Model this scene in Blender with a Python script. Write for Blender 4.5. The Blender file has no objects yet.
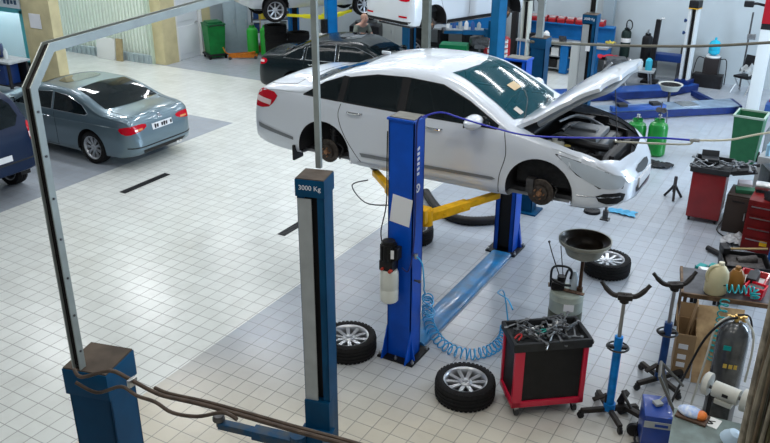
# tunables
EXPOSURE=0.06; LAMP=46; COOL_FILL=850; WORLD=0.22
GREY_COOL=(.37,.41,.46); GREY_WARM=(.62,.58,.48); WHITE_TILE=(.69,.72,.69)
import bpy, bmesh, math, random
from mathutils import Vector as V, Matrix, geometry
from mathutils.bvhtree import BVHTree
random.seed(7)
R = math.radians
PI = math.pi
sc = bpy.context.scene
COL = sc.collection

# ------------------------------------------------------------------ materials
MATS = {}
def mat(name, col, rough=0.5, metal=0.0, var=0.0, scale=8.0, coat=0.0, bump=0.0, alpha=1.0, trans=0.0, dirt=None, ior=1.45, spec=.3):
    if name in MATS: return MATS[name]
    m = bpy.data.materials.new(name); m.use_nodes = True
    nt = m.node_tree; b = nt.nodes['Principled BSDF']
    c = (*col, 1)
    b.inputs['Base Color'].default_value = c
    b.inputs['Roughness'].default_value = rough
    b.inputs['Metallic'].default_value = metal
    b.inputs['IOR'].default_value = ior
    b.inputs['Coat Weight'].default_value = coat
    b.inputs['Specular IOR Level'].default_value = spec if not coat else .5
    b.inputs['Coat Roughness'].default_value = 0.05
    b.inputs['Alpha'].default_value = alpha
    b.inputs['Transmission Weight'].default_value = trans
    if var or bump or dirt:
        tc = nt.nodes.new('ShaderNodeTexCoord')
        n = nt.nodes.new('ShaderNodeTexNoise'); n.inputs['Scale'].default_value = scale; n.inputs['Detail'].default_value = 5
        nt.links.new(tc.outputs['Object'], n.inputs['Vector'])
        if var or dirt:
            r = nt.nodes.new('ShaderNodeValToRGB')
            r.color_ramp.elements[0].position = 0.35; r.color_ramp.elements[1].position = 0.65
            d = dirt if dirt else tuple(x * (1 - var) for x in col)
            r.color_ramp.elements[0].color = (*d, 1); r.color_ramp.elements[1].color = c
            nt.links.new(n.outputs['Fac'], r.inputs['Fac']); nt.links.new(r.outputs['Color'], b.inputs['Base Color'])
        if bump:
            bp = nt.nodes.new('ShaderNodeBump'); bp.inputs['Strength'].default_value = bump; bp.inputs['Distance'].default_value = 0.02
            nt.links.new(n.outputs['Fac'], bp.inputs['Height']); nt.links.new(bp.outputs['Normal'], b.inputs['Normal'])
    MATS[name] = m
    return m

# ------------------------------------------------------------------ mesh builder
def frame_from(d):
    d = V(d).normalized()
    up = V((0, 0, 1)) if abs(d.z) < 0.95 else V((1, 0, 0))
    x = up.cross(d).normalized(); y = d.cross(x)
    return x, y, d

class MB:
    def __init__(s): s.v = []; s.f = []; s.m = []; s.mi = 0
    def add(s, vs, fs):
        o = len(s.v); s.v += [tuple(p) for p in vs]
        for f in fs: s.f.append([i + o for i in f]); s.m.append(s.mi)
        return s
    def box(s, c, d, rz=0, rx=0, ry=0, bev=0.0):
        hx, hy, hz = d[0] / 2, d[1] / 2, d[2] / 2
        M = Matrix.Translation(V(c)) @ Matrix.Rotation(rz, 4, 'Z') @ Matrix.Rotation(ry, 4, 'Y') @ Matrix.Rotation(rx, 4, 'X')
        if bev <= 0:
            vs = [M @ V((x * hx, y * hy, z * hz)) for x in (-1, 1) for y in (-1, 1) for z in (-1, 1)]
            return s.add(vs, [(0, 1, 3, 2), (4, 6, 7, 5), (0, 4, 5, 1), (2, 3, 7, 6), (0, 2, 6, 4), (1, 5, 7, 3)])
        b = bmesh.new(); bmesh.ops.create_cube(b, size=1)
        bmesh.ops.scale(b, vec=d, verts=b.verts)
        bmesh.ops.bevel(b, geom=b.edges[:], offset=min(bev, min(d) * 0.45), segments=2, affect='EDGES', profile=0.7)
        b.verts.index_update()
        vs = [M @ v.co for v in b.verts]; fs = [[v.index for v in f.verts] for f in b.faces]; b.free()
        return s.add(vs, fs)
    def cyl(s, p0, p1, r0, r1=None, n=16, cap=True):
        if r1 is None: r1 = r0
        p0, p1 = V(p0), V(p1); x, y, d = frame_from(p1 - p0)
        vs = []
        for p, r in ((p0, r0), (p1, r1)):
            for i in range(n):
                a = 2 * PI * i / n; vs.append(p + (x * math.cos(a) + y * math.sin(a)) * r)
        fs = [(i, (i + 1) % n, n + (i + 1) % n, n + i) for i in range(n)]
        if cap: fs += [tuple(range(n - 1, -1, -1)), tuple(range(n, 2 * n))]
        return s.add(vs, fs)
    def tube(s, pts, r, n=8, sub=0, closed=False):
        pts = [V(p) for p in pts]
        if sub: pts = spline(pts, sub)
        m = len(pts); rs = r if isinstance(r, (list, tuple)) else [r] * m
        t = (pts[1] - pts[0]).normalized(); x, y, _ = frame_from(t)
        vs = []; 
        for k, p in enumerate(pts):
            a = pts[max(k - 1, 0)]; b = pts[min(k + 1, m - 1)]
            nt_ = (b - a)
            if nt_.length > 1e-9:
                nt_ = nt_.normalized(); q = t.rotation_difference(nt_); x = q @ x; y = q @ y; t = nt_
            for i in range(n):
                an = 2 * PI * i / n; vs.append(p + (x * math.cos(an) + y * math.sin(an)) * rs[min(k, len(rs) - 1)])
        fs = [(k * n + i, k * n + (i + 1) % n, (k + 1) * n + (i + 1) % n, (k + 1) * n + i) for k in range(m - 1) for i in range(n)]
        if closed: fs += [((m - 1) * n + i, (m - 1) * n + (i + 1) % n, (i + 1) % n, i) for i in range(n)]
        else: fs += [tuple(range(n - 1, -1, -1)), tuple(range((m - 1) * n, m * n))]
        return s.add(vs, fs)
    def lathe(s, prof, n=28, o=(0, 0, 0), axis=(0, 0, 1), closed=False):
        x, y, d = frame_from(axis); o = V(o); vs = []
        for (r, z) in prof:
            for i in range(n):
                a = 2 * PI * i / n; vs.append(o + d * z + (x * math.cos(a) + y * math.sin(a)) * max(r, 1e-4))
        m = len(prof); fs = [(k * n + i, k * n + (i + 1) % n, (k + 1) * n + (i + 1) % n, (k + 1) * n + i) for k in range(m - 1) for i in range(n)]
        if closed: fs += [((m - 1) * n + i, (m - 1) * n + (i + 1) % n, (i + 1) % n, i) for i in range(n)]
        return s.add(vs, fs)
    def prism(s, poly, d0, d1, plane='xz'):
        n = len(poly)
        def P(u, v, w): return {'xz': (u, w, v), 'xy': (u, v, w), 'yz': (w, u, v)}[plane]
        vs = [P(u, v, d0) for u, v in poly] + [P(u, v, d1) for u, v in poly]
        fs = [(i, (i + 1) % n, n + (i + 1) % n, n + i) for i in range(n)] + [tuple(range(n - 1, -1, -1)), tuple(range(n, 2 * n))]
        return s.add(vs, fs)
    def ball(s, c, r, sc3=(1, 1, 1), n=14):
        b = bmesh.new(); bmesh.ops.create_uvsphere(b, u_segments=n, v_segments=max(6, n // 2), radius=r); b.verts.index_update()
        vs = [V(c) + V((v.co.x * sc3[0], v.co.y * sc3[1], v.co.z * sc3[2])) for v in b.verts]
        fs = [[v.index for v in f.verts] for f in b.faces]; b.free()
        return s.add(vs, fs)
    def xf(s, M):
        s.v = [tuple(M @ V(p)) for p in s.v]; return s
    def mesh(s, name):
        me = bpy.data.meshes.new(name); me.from_pydata(s.v, [], s.f)
        for p, k in zip(me.polygons, s.m): p.material_index = k
        b = bmesh.new(); b.from_mesh(me); bmesh.ops.recalc_face_normals(b, faces=b.faces); b.to_mesh(me); b.free()
        return me

def spline(pts, sub):
    out = []; n = len(pts)
    for i in range(n - 1):
        p0, p1, p2, p3 = pts[max(i - 1, 0)], pts[i], pts[i + 1], pts[min(i + 2, n - 1)]
        for k in range(sub):
            t = k / sub
            out.append(0.5 * ((2 * p1) + (p2 - p0) * t + (2 * p0 - 5 * p1 + 4 * p2 - p3) * t * t + (3 * p1 - p0 - 3 * p2 + p3) * t ** 3))
    out.append(pts[-1]); return out

def link(name, me, m, parent=None, smooth=35):
    o = bpy.data.objects.new(name, me); COL.objects.link(o)
    for x in (m if isinstance(m, (list, tuple)) else [m]): me.materials.append(x)
    if smooth:
        for p in me.polygons: p.use_smooth = True
        try: me.set_sharp_from_angle(angle=R(smooth))
        except Exception: pass
    if parent: o.parent = parent
    return o
def out(name, mb, m, parent=None, smooth=35): return link(name, mb.mesh(name), m, parent, smooth)
def tag(o, label, cat, group=None):
    o['label'] = label; o['category'] = cat
    if group: o['group'] = group
    return o
def thing(name, label, cat, loc=(0, 0, 0), rz=0, group=None):
    o = bpy.data.objects.new(name, None); COL.objects.link(o); o.empty_display_size = 0.1
    o.location = loc; o.rotation_euler = (0, 0, rz)
    return tag(o, label, cat, group)
def struct(name, mb, m, smooth=0):
    o = out(name, mb, m, None, smooth); o['kind'] = 'structure'; return o
def dup(root, loc=None, rot=None, label=None):
    r = root.copy(); COL.objects.link(r)
    if loc is not None: r.location = loc
    if rot is not None: r.rotation_euler = rot
    if label: r['label'] = label
    def rec(src, dst):
        for ch in [c for c in bpy.data.objects if c.parent == src]:
            c = ch.copy(); COL.objects.link(c); c.parent = dst; rec(ch, c)
    rec(root, r); return r
def letters(text, size, m, parent, loc, rot, name='lettering', depth=0.002, align='CENTER'):
    cu = bpy.data.curves.new('text', 'FONT'); cu.body = text; cu.size = size; cu.extrude = depth
    cu.align_x = align; cu.align_y = 'CENTER'
    t = bpy.data.objects.new('text', cu); COL.objects.link(t)
    me = bpy.data.meshes.new_from_object(t.evaluated_get(bpy.context.evaluated_depsgraph_get()))
    bpy.data.objects.remove(t); bpy.data.curves.remove(cu)
    o = link(name, me, m, parent, 0); o.location = loc; o.rotation_euler = rot; return o
def part_label(o, s): o['label'] = s; return o

# common materials
STEEL = mat('brushed_steel', (.55, .56, .57), .3, 1, var=.25, scale=20)
DSTEEL = mat('dark_steel', (.12, .12, .125), .45, .7, var=.4, scale=15)
RUST = mat('rusty_iron', (.20, .12, .08), .7, .3, var=.6, scale=30, bump=.2)
BLACK = mat('black_plastic', (.016, .016, .018), .45, 0, var=.3, scale=12)
RUBBER = mat('tyre_rubber', (.013, .013, .014), .85, 0, var=.3, scale=25)
WHITEP = mat('white_plastic', (.78, .79, .78), .4)
ALLOY = mat('alloy_rim', (.52, .54, .57), .3, .75, var=.12, scale=10)
ROYAL = mat('royal_blue_paint', (.0, .085, .56), .4, 0, var=.22, scale=3.5, spec=.3)
TEAL = mat('petrol_blue_paint', (.0, .062, .155), .5, 0, var=.3, scale=3, spec=.2)
SKYB = mat('sky_blue_paint', (.0, .22, .66), .4, 0, var=.4, scale=9)
YELLOW = mat('yellow_paint', (.92, .50, .01), .4, 0, var=.3, scale=8)
GREENP = mat('green_paint', (.01, .22, .045), .38, 0, var=.3, scale=4)
REDP = mat('red_paint', (.50, .012, .02), .35, 0, var=.2, scale=4, coat=.3)
PAPER = mat('white_paper', (.80, .82, .85), .8)
GREYP = mat('grey_paint', (.38, .41, .42), .45, 0, var=.15, scale=5)
# ------------------------------------------------------------------ camera
cam = bpy.data.cameras.new('camera'); co = bpy.data.objects.new('camera', cam); COL.objects.link(co)
pch, rol, yaw = 0.414571802, 0.00443449302, -0.518180785
cy, sy, cp, sp = math.cos(yaw), math.sin(yaw), math.cos(pch), math.sin(pch)
F = V((sy * cp, cy * cp, -sp)); Rt = V((cy, -sy, 0)); U = Rt.cross(F)
c_, s_ = math.cos(rol), math.sin(rol)
R2 = Rt * c_ + U * s_; U2 = U * c_ - Rt * s_
co.matrix_world = Matrix(((R2.x, U2.x, -F.x, 0), (R2.y, U2.y, -F.y, 0), (R2.z, U2.z, -F.z, 5.16), (0, 0, 0, 1)))
cam.sensor_fit = 'HORIZONTAL'; cam.sensor_width = 36; cam.lens = 36 * 799.23 / 770; cam.clip_end = 200
sc.camera = co
sc.view_settings.view_transform = 'Standard'; sc.view_settings.look = 'None'; sc.view_settings.gamma = 1
sc.view_settings.use_curve_mapping = False; sc.view_settings.exposure = EXPOSURE

# ------------------------------------------------------------------ floor (glazed 20 cm tiles, white with grey bays)
def floor_mat():
    m = bpy.data.materials.new('glazed_floor_tiles'); m.use_nodes = True; nt = m.node_tree; b = nt.nodes['Principled BSDF']; L = nt.links.new
    def N(t, **k):
        n = nt.nodes.new(t)
        for a, v in k.items(): setattr(n, a, v)
        return n
    def MA(op, a, bb=None, c=None):
        n = N('ShaderNodeMath', operation=op)
        for i, x in enumerate((a, bb, c)):
            if x is None: continue
            if isinstance(x, (int, float)): n.inputs[i].default_value = x
            else: L(x, n.inputs[i])
        return n.outputs[0]
    g = N('ShaderNodeNewGeometry'); s = N('ShaderNodeSeparateXYZ'); L(g.outputs['Position'], s.inputs[0])
    X, Y = s.outputs[0], s.outputs[1]
    P = .203
    fx = MA('DIVIDE', MA('ADD', X, 3.147 + P * 200), P); fy = MA('DIVIDE', MA('ADD', Y, -6.245 + P * 200), P)
    rx = MA('FRACT', fx); ry = MA('FRACT', fy)
    ex = MA('MINIMUM', rx, MA('SUBTRACT', 1, rx)); ey = MA('MINIMUM', ry, MA('SUBTRACT', 1, ry))
    e = MA('MINIMUM', ex, ey)
    grout = MA('LESS_THAN', e, .027)
    cv = N('ShaderNodeCombineXYZ'); L(MA('FLOOR', fx), cv.inputs[0]); L(MA('FLOOR', fy), cv.inputs[1])
    wn = N('ShaderNodeTexWhiteNoise'); L(cv.outputs[0], wn.inputs['Vector'])
    # grey bays
    ga = MA('GREATER_THAN', X, -5.757)
    gb = MA('MULTIPLY', MA('LESS_THAN', X, -11.42), MA('MULTIPLY', MA('LESS_THAN', Y, 13.2), 1))
    gc = MA('MULTIPLY', MA('GREATER_THAN', Y, 16.6), MA('LESS_THAN', X, -8))
    gm = MA('MINIMUM', MA('ADD', MA('ADD', ga, gb), gc), 1)
    def mix(f, a, bb):
        n = N('ShaderNodeMix', data_type='RGBA')
        if isinstance(f, (int, float)): n.inputs[0].default_value = f
        else: L(f, n.inputs[0])
        for i, x in ((6, a), (7, bb)):
            if isinstance(x, tuple): n.inputs[i].default_value = (*x, 1)
            else: L(x, n.inputs[i])
        return n.outputs[2]
    # grey tiles turn warm beige towards the near workshop bays
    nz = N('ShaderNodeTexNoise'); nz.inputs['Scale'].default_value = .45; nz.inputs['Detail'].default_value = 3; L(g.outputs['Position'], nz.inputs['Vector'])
    nb = N('ShaderNodeTexNoise'); nb.inputs['Scale'].default_value = 2.2; nb.inputs['Detail'].default_value = 7; nb.inputs['Roughness'].default_value = .65; L(g.outputs['Position'], nb.inputs['Vector'])
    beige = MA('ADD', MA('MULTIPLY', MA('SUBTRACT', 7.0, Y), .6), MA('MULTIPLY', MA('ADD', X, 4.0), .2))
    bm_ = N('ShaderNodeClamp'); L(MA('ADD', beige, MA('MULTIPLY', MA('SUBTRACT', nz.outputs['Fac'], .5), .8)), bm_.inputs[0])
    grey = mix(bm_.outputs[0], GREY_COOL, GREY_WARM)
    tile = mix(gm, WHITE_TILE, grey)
    v = MA('ADD', .95, MA('MULTIPLY', wn.outputs['Value'], .07))
    hs = N('ShaderNodeHueSaturation'); L(v, hs.inputs['Value']); L(tile, hs.inputs['Color'])
    r = N('ShaderNodeValToRGB'); r.color_ramp.elements[0].position = .30; r.color_ramp.elements[1].position = .52
    L(nb.outputs['Fac'], r.inputs[0])
    df = MA('MULTIPLY', MA('SUBTRACT', 1, r.outputs['Color']), .14)
    dirty = mix(df, hs.outputs[0], (.26, .24, .21))
    col = mix(MA('MULTIPLY', grout, .62), dirty, (.10, .105, .10))
    L(col, b.inputs['Base Color'])
    rr = MA('ADD', .14, MA('MULTIPLY', nb.outputs['Fac'], .18)); rr = MA('ADD', rr, MA('MULTIPLY', grout, .3))
    L(rr, b.inputs['Roughness']); b.inputs['Specular IOR Level'].default_value = .55
    bp = N('ShaderNodeBump'); bp.inputs['Strength'].default_value = .35; bp.inputs['Distance'].default_value = .004
    h = MA('ADD', MA('MULTIPLY', grout, -1), MA('MULTIPLY', wn.outputs['Value'], .25)); L(h, bp.inputs['Height']); L(bp.outputs[0], b.inputs['Normal'])
    return m
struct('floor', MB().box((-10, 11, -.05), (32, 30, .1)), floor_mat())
WALLM = mat('white_painted_wall', (.49, .55, .575), .75, 0, var=.07, scale=1.2, bump=.05)
struct('wall_back', MB().box((-6.0, 22.78, 3.3), (22.2, .3, 6.8)), WALLM)
# wall running back from the garage doors (faces +x)
dw = MB()
dw.box((-16.95, 17.0, 3.3), (.3, .5, 6.8)).box((-16.95, 20.75, 3.3), (.3, 4.8, 6.8)).box((-16.95, 17.8, 4.55), (.3, 1.1, 4.3))
YWALL = mat('yellow_ochre_wall', (.64, .57, .34), .7, 0, var=.18, scale=2.5)
struct('wall_side', dw, [WALLM])
mb = MB().box((-16.98, 16.95, 3.3), (.44, .56, 6.8), bev=.01)
struct('wall_pier', mb, YWALL)
mb = MB().box((-16.93, 18.52, 3.3), (.34, .36, 6.8)); struct('trim_1', mb, YWALL)
struct('ceiling', MB().box((-10, 11, 6.75), (32, 30, .1)), mat('ceiling_panel', (.55, .57, .58), .8))
# far left opaque wall beyond the yard opening
struct('wall_left', MB().box((-24.5, 9, 3.3), (.3, 16, 6.8)), WALLM)
# garage wall: big pleated shutter (faces -y)
CORR = mat('pale_corrugated_steel', (.80, .88, .80), .6, 0)
pts = []; x = -22.6; k = 0
while x < -17.25:
    d = .0 if (k // 2) % 2 == 0 else .07
    pts.append((x, 16.72 + d)); k += 1
    x += .012 if k % 2 == 0 else .055
poly = pts + [(pts[-1][0], 16.9), (pts[0][0], 16.9)]
mb = MB(); n = len(pts)
mb.add([(a, b_, .12) for a, b_ in pts] + [(a, b_, 6.6) for a, b_ in pts], [(i, i + 1, n + i + 1, n + i) for i in range(n - 1)])
door = out('door_2', mb, CORR, None, 20); door['kind'] = 'structure'
mb = MB().box((-19.9, 17.0, 3.3), (5.6, .2, 6.7)); struct('wall_garage', mb, WALLM)
mb = MB().box((-19.9, 16.6, .12), (5.4, .1, .24))
for i in range(27): mb.box((-22.5 + i * .2, 16.53, .12), (.06, .05, .22))
th = out('door_rail', mb, mat('rail_grey', (.42, .5, .53), .5, .2), door)
mb = MB().box((-17.19, 16.66, 3.3), (.08, .16, 6.6)); struct('trim_2', mb, mat('pale_green_trim', (.55, .66, .55), .5))
# white panel and tan board leaning on the shutter
t = tag(out('white_board', MB().box((0, 0, .31), (.75, .05, .62), rx=R(-6), bev=.02), WHITEP), 'white rectangular board leaning against the corrugated garage shutter', 'board'); t.location = (-18.85, 16.42, 0)
t = tag(out('tan_board', MB().box((0, 0, .32), (.24, .06, .64), rx=R(-6), bev=.01), mat('tan_board', (.45, .36, .2), .7, var=.2)), 'narrow tan board leaning on the shutter beside the white board', 'board'); t.location = (-18.3, 16.42, 0)

# white panelled door in the side wall
WD = mat('white_door', (.72, .76, .80), .45)
mb = MB().box((-16.92, 17.78, 1.13), (.08, .98, 2.26))
for z0, z1 in ((.15, .95), (1.1, 2.15)):
    mb.box((-16.87, 17.78, (z0 + z1) / 2), (.03, .78, z1 - z0), bev=.012)
d1 = out('door_1', mb, WD, None, 20); d1['kind'] = 'structure'
out('door_frame', MB().box((-16.82, 17.27, 1.15), (.1, .07, 2.35)).box((-16.82, 18.3, 1.15), (.1, .07, 2.35)).box((-16.82, 17.78, 2.32), (.1, 1.1, .07)), WHITEP, d1, 0)
out('door_handle', MB().cyl((-16.86, 18.16, 1.02), (-16.78, 18.16, 1.02), .015).tube([(-16.78, 18.16, 1.02), (-16.78, 18.03, 1.02)], .012), STEEL, d1)

# yellow pillar with a paper notice, and the glazed office beside it
mb = MB().box((-17.62, 13.45, 3.3), (1.06, .3, 6.8), bev=.012)
struct('wall_column', mb, YWALL)
t = tag(out('paper_notice', MB().box((-17.68, 13.293, 1.66), (.42, .008, .36)), PAPER), 'white paper notice taped on the yellow pillar', 'notice')
CY = mat('turquoise_frame', (.10, .50, .55), .4)
mb = MB().box((-20.7, 13.5, 4.2), (5.0, .25, 4.5)).box((-20.7, 13.5, .25), (5.0, .25, .5))
struct('wall_office', mb, WALLM)
mb = MB()
for xx in (-18.27, -20.2, -22.2): mb.box((xx, 13.45, 1.15), (.14, .2, 1.4))
mb.box((-20.2, 13.45, .5), (4.0, .2, .1)).box((-20.2, 13.45, 1.84), (4.0, .2, .12))
w1 = out('window_1', mb, CY, None, 0); w1['kind'] = 'structure'
GLASS = mat('office_glass', (.75, .88, .92), .06, 0, alpha=.2)
la = bpy.data.lights.new('office_fill', 'AREA'); la.size = .4; la.energy = 26; la.color = (.85, .95, 1); la.shape = 'RECTANGLE'; la.size_y = 3  # unseen area light added to brighten the wall behind the office window
lo = bpy.data.objects.new('office_fill', la); COL.objects.link(lo); lo.location = (-20, 13.85, 1.95); lo.rotation_euler = (0, 0, R(90))
out('window_pane', MB().box((-20.2, 13.45, 1.15), (4.0, .02, 1.3)), GLASS, w1, 0)
struct('wall_office_back', MB().box((-20.9, 14.15, 3.3), (5.4, .1, 6.6)), mat('office_white', (.7, .8, .84), .7))
sg = tag(out('fascia_sign', MB().box((-19.35, 13.33, 2.06), (2.3, .06, .3), bev=.01), mat('sign_white', (.78, .86, .90), .5)), 'white fascia sign with dark lettering above the office window', 'sign')
SIGN_MARKS = MB()
for i in range(14):
    if i not in (1, 9): SIGN_MARKS.box((-20.1 + i * .135, 13.295, 2.06), (.085, .01, .09 + .02 * (i % 3)))
out('sign_lettering', SIGN_MARKS, mat('sign_ink', (.06, .12, .2), .5), sg)
tag(out('awning_board', MB().box((-19.6, 13.2, 2.32), (3.0, .3, .08), bev=.02), mat('brown_board', (.2, .10, .07), .6)), 'brown ledge board above the white fascia sign', 'ledge')

# drains
GR = mat('drain_iron', (.03, .032, .035), .5, .5)
def drain(x, y0, y1, label):
    mb = MB().box((x, (y0 + y1) / 2, .004), (.14, y1 - y0, .006))
    for i in range(int((y1 - y0) / .05)): mb.box((x, y0 + .03 + i * .05, .009), (.12, .012, .006))
    o = out('floor_drain', mb, GR, None, 0); return tag(o, label, 'drain', 'slotted drain grates in the white floor')
drain(-10.36, 8.95, 10.05, 'black slotted drain grate in the white floor near the grey coupe')
drain(-6.93, 8.92, 9.95, 'black slotted drain grate in the white floor partly behind the middle lift post')

# ------------------------------------------------------------------ lamps
LB = mat('lamp_body', (.7, .72, .74), .5)
em = bpy.data.materials.new('fluorescent_diffuser'); em.use_nodes = True
eb = em.node_tree.nodes['Principled BSDF']; eb.inputs['Base Color'].default_value = (.9, .9, .9, 1); eb.inputs['Emission Color'].default_value = (.93, .97, 1, 1); eb.inputs['Emission Strength'].default_value = 6
first = None
for iy, y in enumerate((1.5, 5.0, 8.4, 11.4, 14.6, 18.2, 21.6)):
    for ix, x in enumerate((-20.5, -16.5, -12.0, -7.8, -3.8, .2)):
        if first is None:
            first = thing('ceiling_light', 'long fluorescent ceiling light', 'ceiling light', (x, y, 6.7), 0, 'fluorescent ceiling lights')
            out('lamp_body', MB().box((0, 0, -.05), (1.9, .24, .1), bev=.02), LB, first, 0)
            out('diffuser', MB().box((0, 0, -.115), (1.8, .16, .03), bev=.01), em, first, 0); o = first
        else: o = dup(first, (x, y, 6.7))
        la = bpy.data.lights.new('tube_light', 'AREA'); la.shape = 'RECTANGLE'; la.size = 1.8; la.size_y = .2
        la.energy = LAMP * (1.35 if y > 13 else 1.0) * (.12 if (x < -7 and y < 7) else .45 if (x < -11 and y < 9) else 1.0) * (1.5 if (x < -15 and 10 < y < 16) else 1.0); la.color = (.97, .98, 1.0) if y > 8 else (1.0, .95, .86)
        lo = bpy.data.objects.new('tube_light', la); COL.objects.link(lo); lo.location = (x, y, 6.55); lo.parent = None
# unseen cool area light added on the right to brighten that side
la = bpy.data.lights.new('cool_fill', 'AREA'); la.shape = 'RECTANGLE'; la.size = 5; la.size_y = 3.2; la.energy = COOL_FILL; la.color = (.62, .80, 1.0)
lo = bpy.data.objects.new('cool_fill', la); COL.objects.link(lo); lo.location = (5.5, 16.0, 3.0)
lo.rotation_euler = (V((-1, -.15, -.28))).to_track_quat('-Z', 'Z').to_euler()
w = bpy.data.worlds.new('world'); sc.world = w; w.use_nodes = True
w.node_tree.nodes['Background'].inputs[0].default_value = (.80, .90, 1.0, 1); w.node_tree.nodes['Background'].inputs[1].default_value = WORLD
# ------------------------------------------------------------------ wheels
def tyre_mb(r=.325, w=.215, rr=.215, lugs=True):
    h = w / 2
    prof = [(rr - .012, -h * .72), (rr + .01, -h * .86), (rr + .035, -h * .97), (r - .045, -h), (r - .018, -h * .9), (r - .006, -h * .74)]
    for k in (-.42, 0, .42):
        prof += [(r, h * (k - .1)), (r - .010, h * (k - .05)), (r - .010, h * (k + .05)), (r, h * (k + .1))]
    prof += [(r - .006, h * .74), (r - .018, h * .9), (r - .045, h), (rr + .035, h * .97), (rr + .01, h * .86), (rr - .012, h * .72)]
    mb = MB().lathe(prof, 40, axis=(0, 0, 1), closed=True)
    if lugs:
        for i in range(40):
            a = 2 * PI * i / 40; c, s = math.cos(a), math.sin(a)
            for sg in (-1, 1): mb.box((c * (r - .014), s * (r - .014), sg * h * .82), (.008, .03, h * .24), rz=a)
    return mb
def rim_mb(rr=.215, w=.2, ns=10, wide=.03, twin=False):
    h = w / 2; mb = MB()
    mb.lathe([(rr, -h * .8), (rr + .006, -h * .86), (rr - .012, -h * .8), (rr - .028, -h * .3), (rr - .03, h * .4), (rr - .016, h * .74), (rr - .004, h * .86), (rr + .008, h * .9), (rr, h * .8), (rr - .004, 0)], 40, closed=True)
    z1 = h * .66
    for i in range(ns):
        a = 2 * PI * i / ns
        for off in ((-.05, .05) if twin else (0,)):
            aa = a + off
            p0 = V((math.cos(aa) * .045, math.sin(aa) * .045, z1 - .012)); p1 = V((math.cos(aa + (off * 1.2)) * (rr - .012), math.sin(aa + off * 1.2) * (rr - .012), z1 + .004))
            t = (p1 - p0).normalized(); q = V((-t.y, t.x, 0)); wd0, wd1 = wide * .55, wide * .5 * (1.0 if twin else 1.25)
            vs = [p0 - q * wd0, p0 + q * wd0, p1 + q * wd1, p1 - q * wd1]
            vs = vs + [v - V((0, 0, .022)) for v in vs]
            mb.add(vs, [(0, 1, 2, 3), (7, 6, 5, 4), (0, 4, 5, 1), (1, 5, 6, 2), (2, 6, 7, 3), (3, 7, 4, 0)])
    mb.lathe([(.001, z1 - .03), (.068, z1 - .03), (.07, z1 - .005), (.055, z1 + .006), (.035, z1 + .004), (.032, z1 + .012), (.001, z1 + .015)], 24)
    return mb
def rim_back_mb(rr): return MB().lathe([(.02, -.01), (rr - .03, -.015), (rr - .03, -.03), (.02, -.03)], 28, closed=True)
RIMDARK = mat('wheel_barrel_dark', (.05, .05, .055), .5, .6)
WMESH = {}
def wheel_parts(parent, r=.325, w=.215, rr=.215, ns=10, wide=.03, twin=False, loc=(0, 0, 0), rot=(0, 0, 0), tyre_name='tyre'):
    """tyre > rim > barrel; outer face looks along local +Z"""
    k = (r, w, rr, ns, wide, twin)
    if k not in WMESH:
        WMESH[k] = [tyre_mb(r, w, rr).mesh('tyre'), rim_mb(rr, w, ns, wide, twin).mesh('rim'), rim_back_mb(rr).mesh('rim_barrel')]
        for me, m in zip(WMESH[k], (RUBBER, ALLOY, RIMDARK)):
            me.materials.append(m)
            for p in me.polygons: p.use_smooth = True
            me.set_sharp_from_angle(angle=R(35))
    t = bpy.data.objects.new(tyre_name, WMESH[k][0]); COL.objects.link(t)
    t.location = loc; t.rotation_euler = rot
    if parent: t.parent = parent
    rim = bpy.data.objects.new('rim', WMESH[k][1]); COL.objects.link(rim); rim.parent = t
    bk = bpy.data.objects.new('rim_barrel', WMESH[k][2]); COL.objects.link(bk); bk.parent = t
    return t

# ------------------------------------------------------------------ car bodies
def pchip(pts):
    xs = [p[0] for p in pts]; ys = [p[1] for p in pts]; n = len(xs)
    d = [(ys[i + 1] - ys[i]) / (xs[i + 1] - xs[i]) for i in range(n - 1)]
    m = [d[0]] + [0 if d[i - 1] * d[i] <= 0 else 2 / (1 / d[i - 1] + 1 / d[i]) for i in range(1, n - 1)] + [d[-1]]
    def f(x):
        if x <= xs[0]: return ys[0]
        if x >= xs[-1]: return ys[-1]
        i = 0
        while x > xs[i + 1]: i += 1
        h = xs[i + 1] - xs[i]; t = (x - xs[i]) / h
        return (2 * t**3 - 3 * t**2 + 1) * ys[i] + (t**3 - 2 * t**2 + t) * h * m[i] + (-2 * t**3 + 3 * t**2) * ys[i + 1] + (t**3 - t**2) * h * m[i + 1]
    return f

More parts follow.
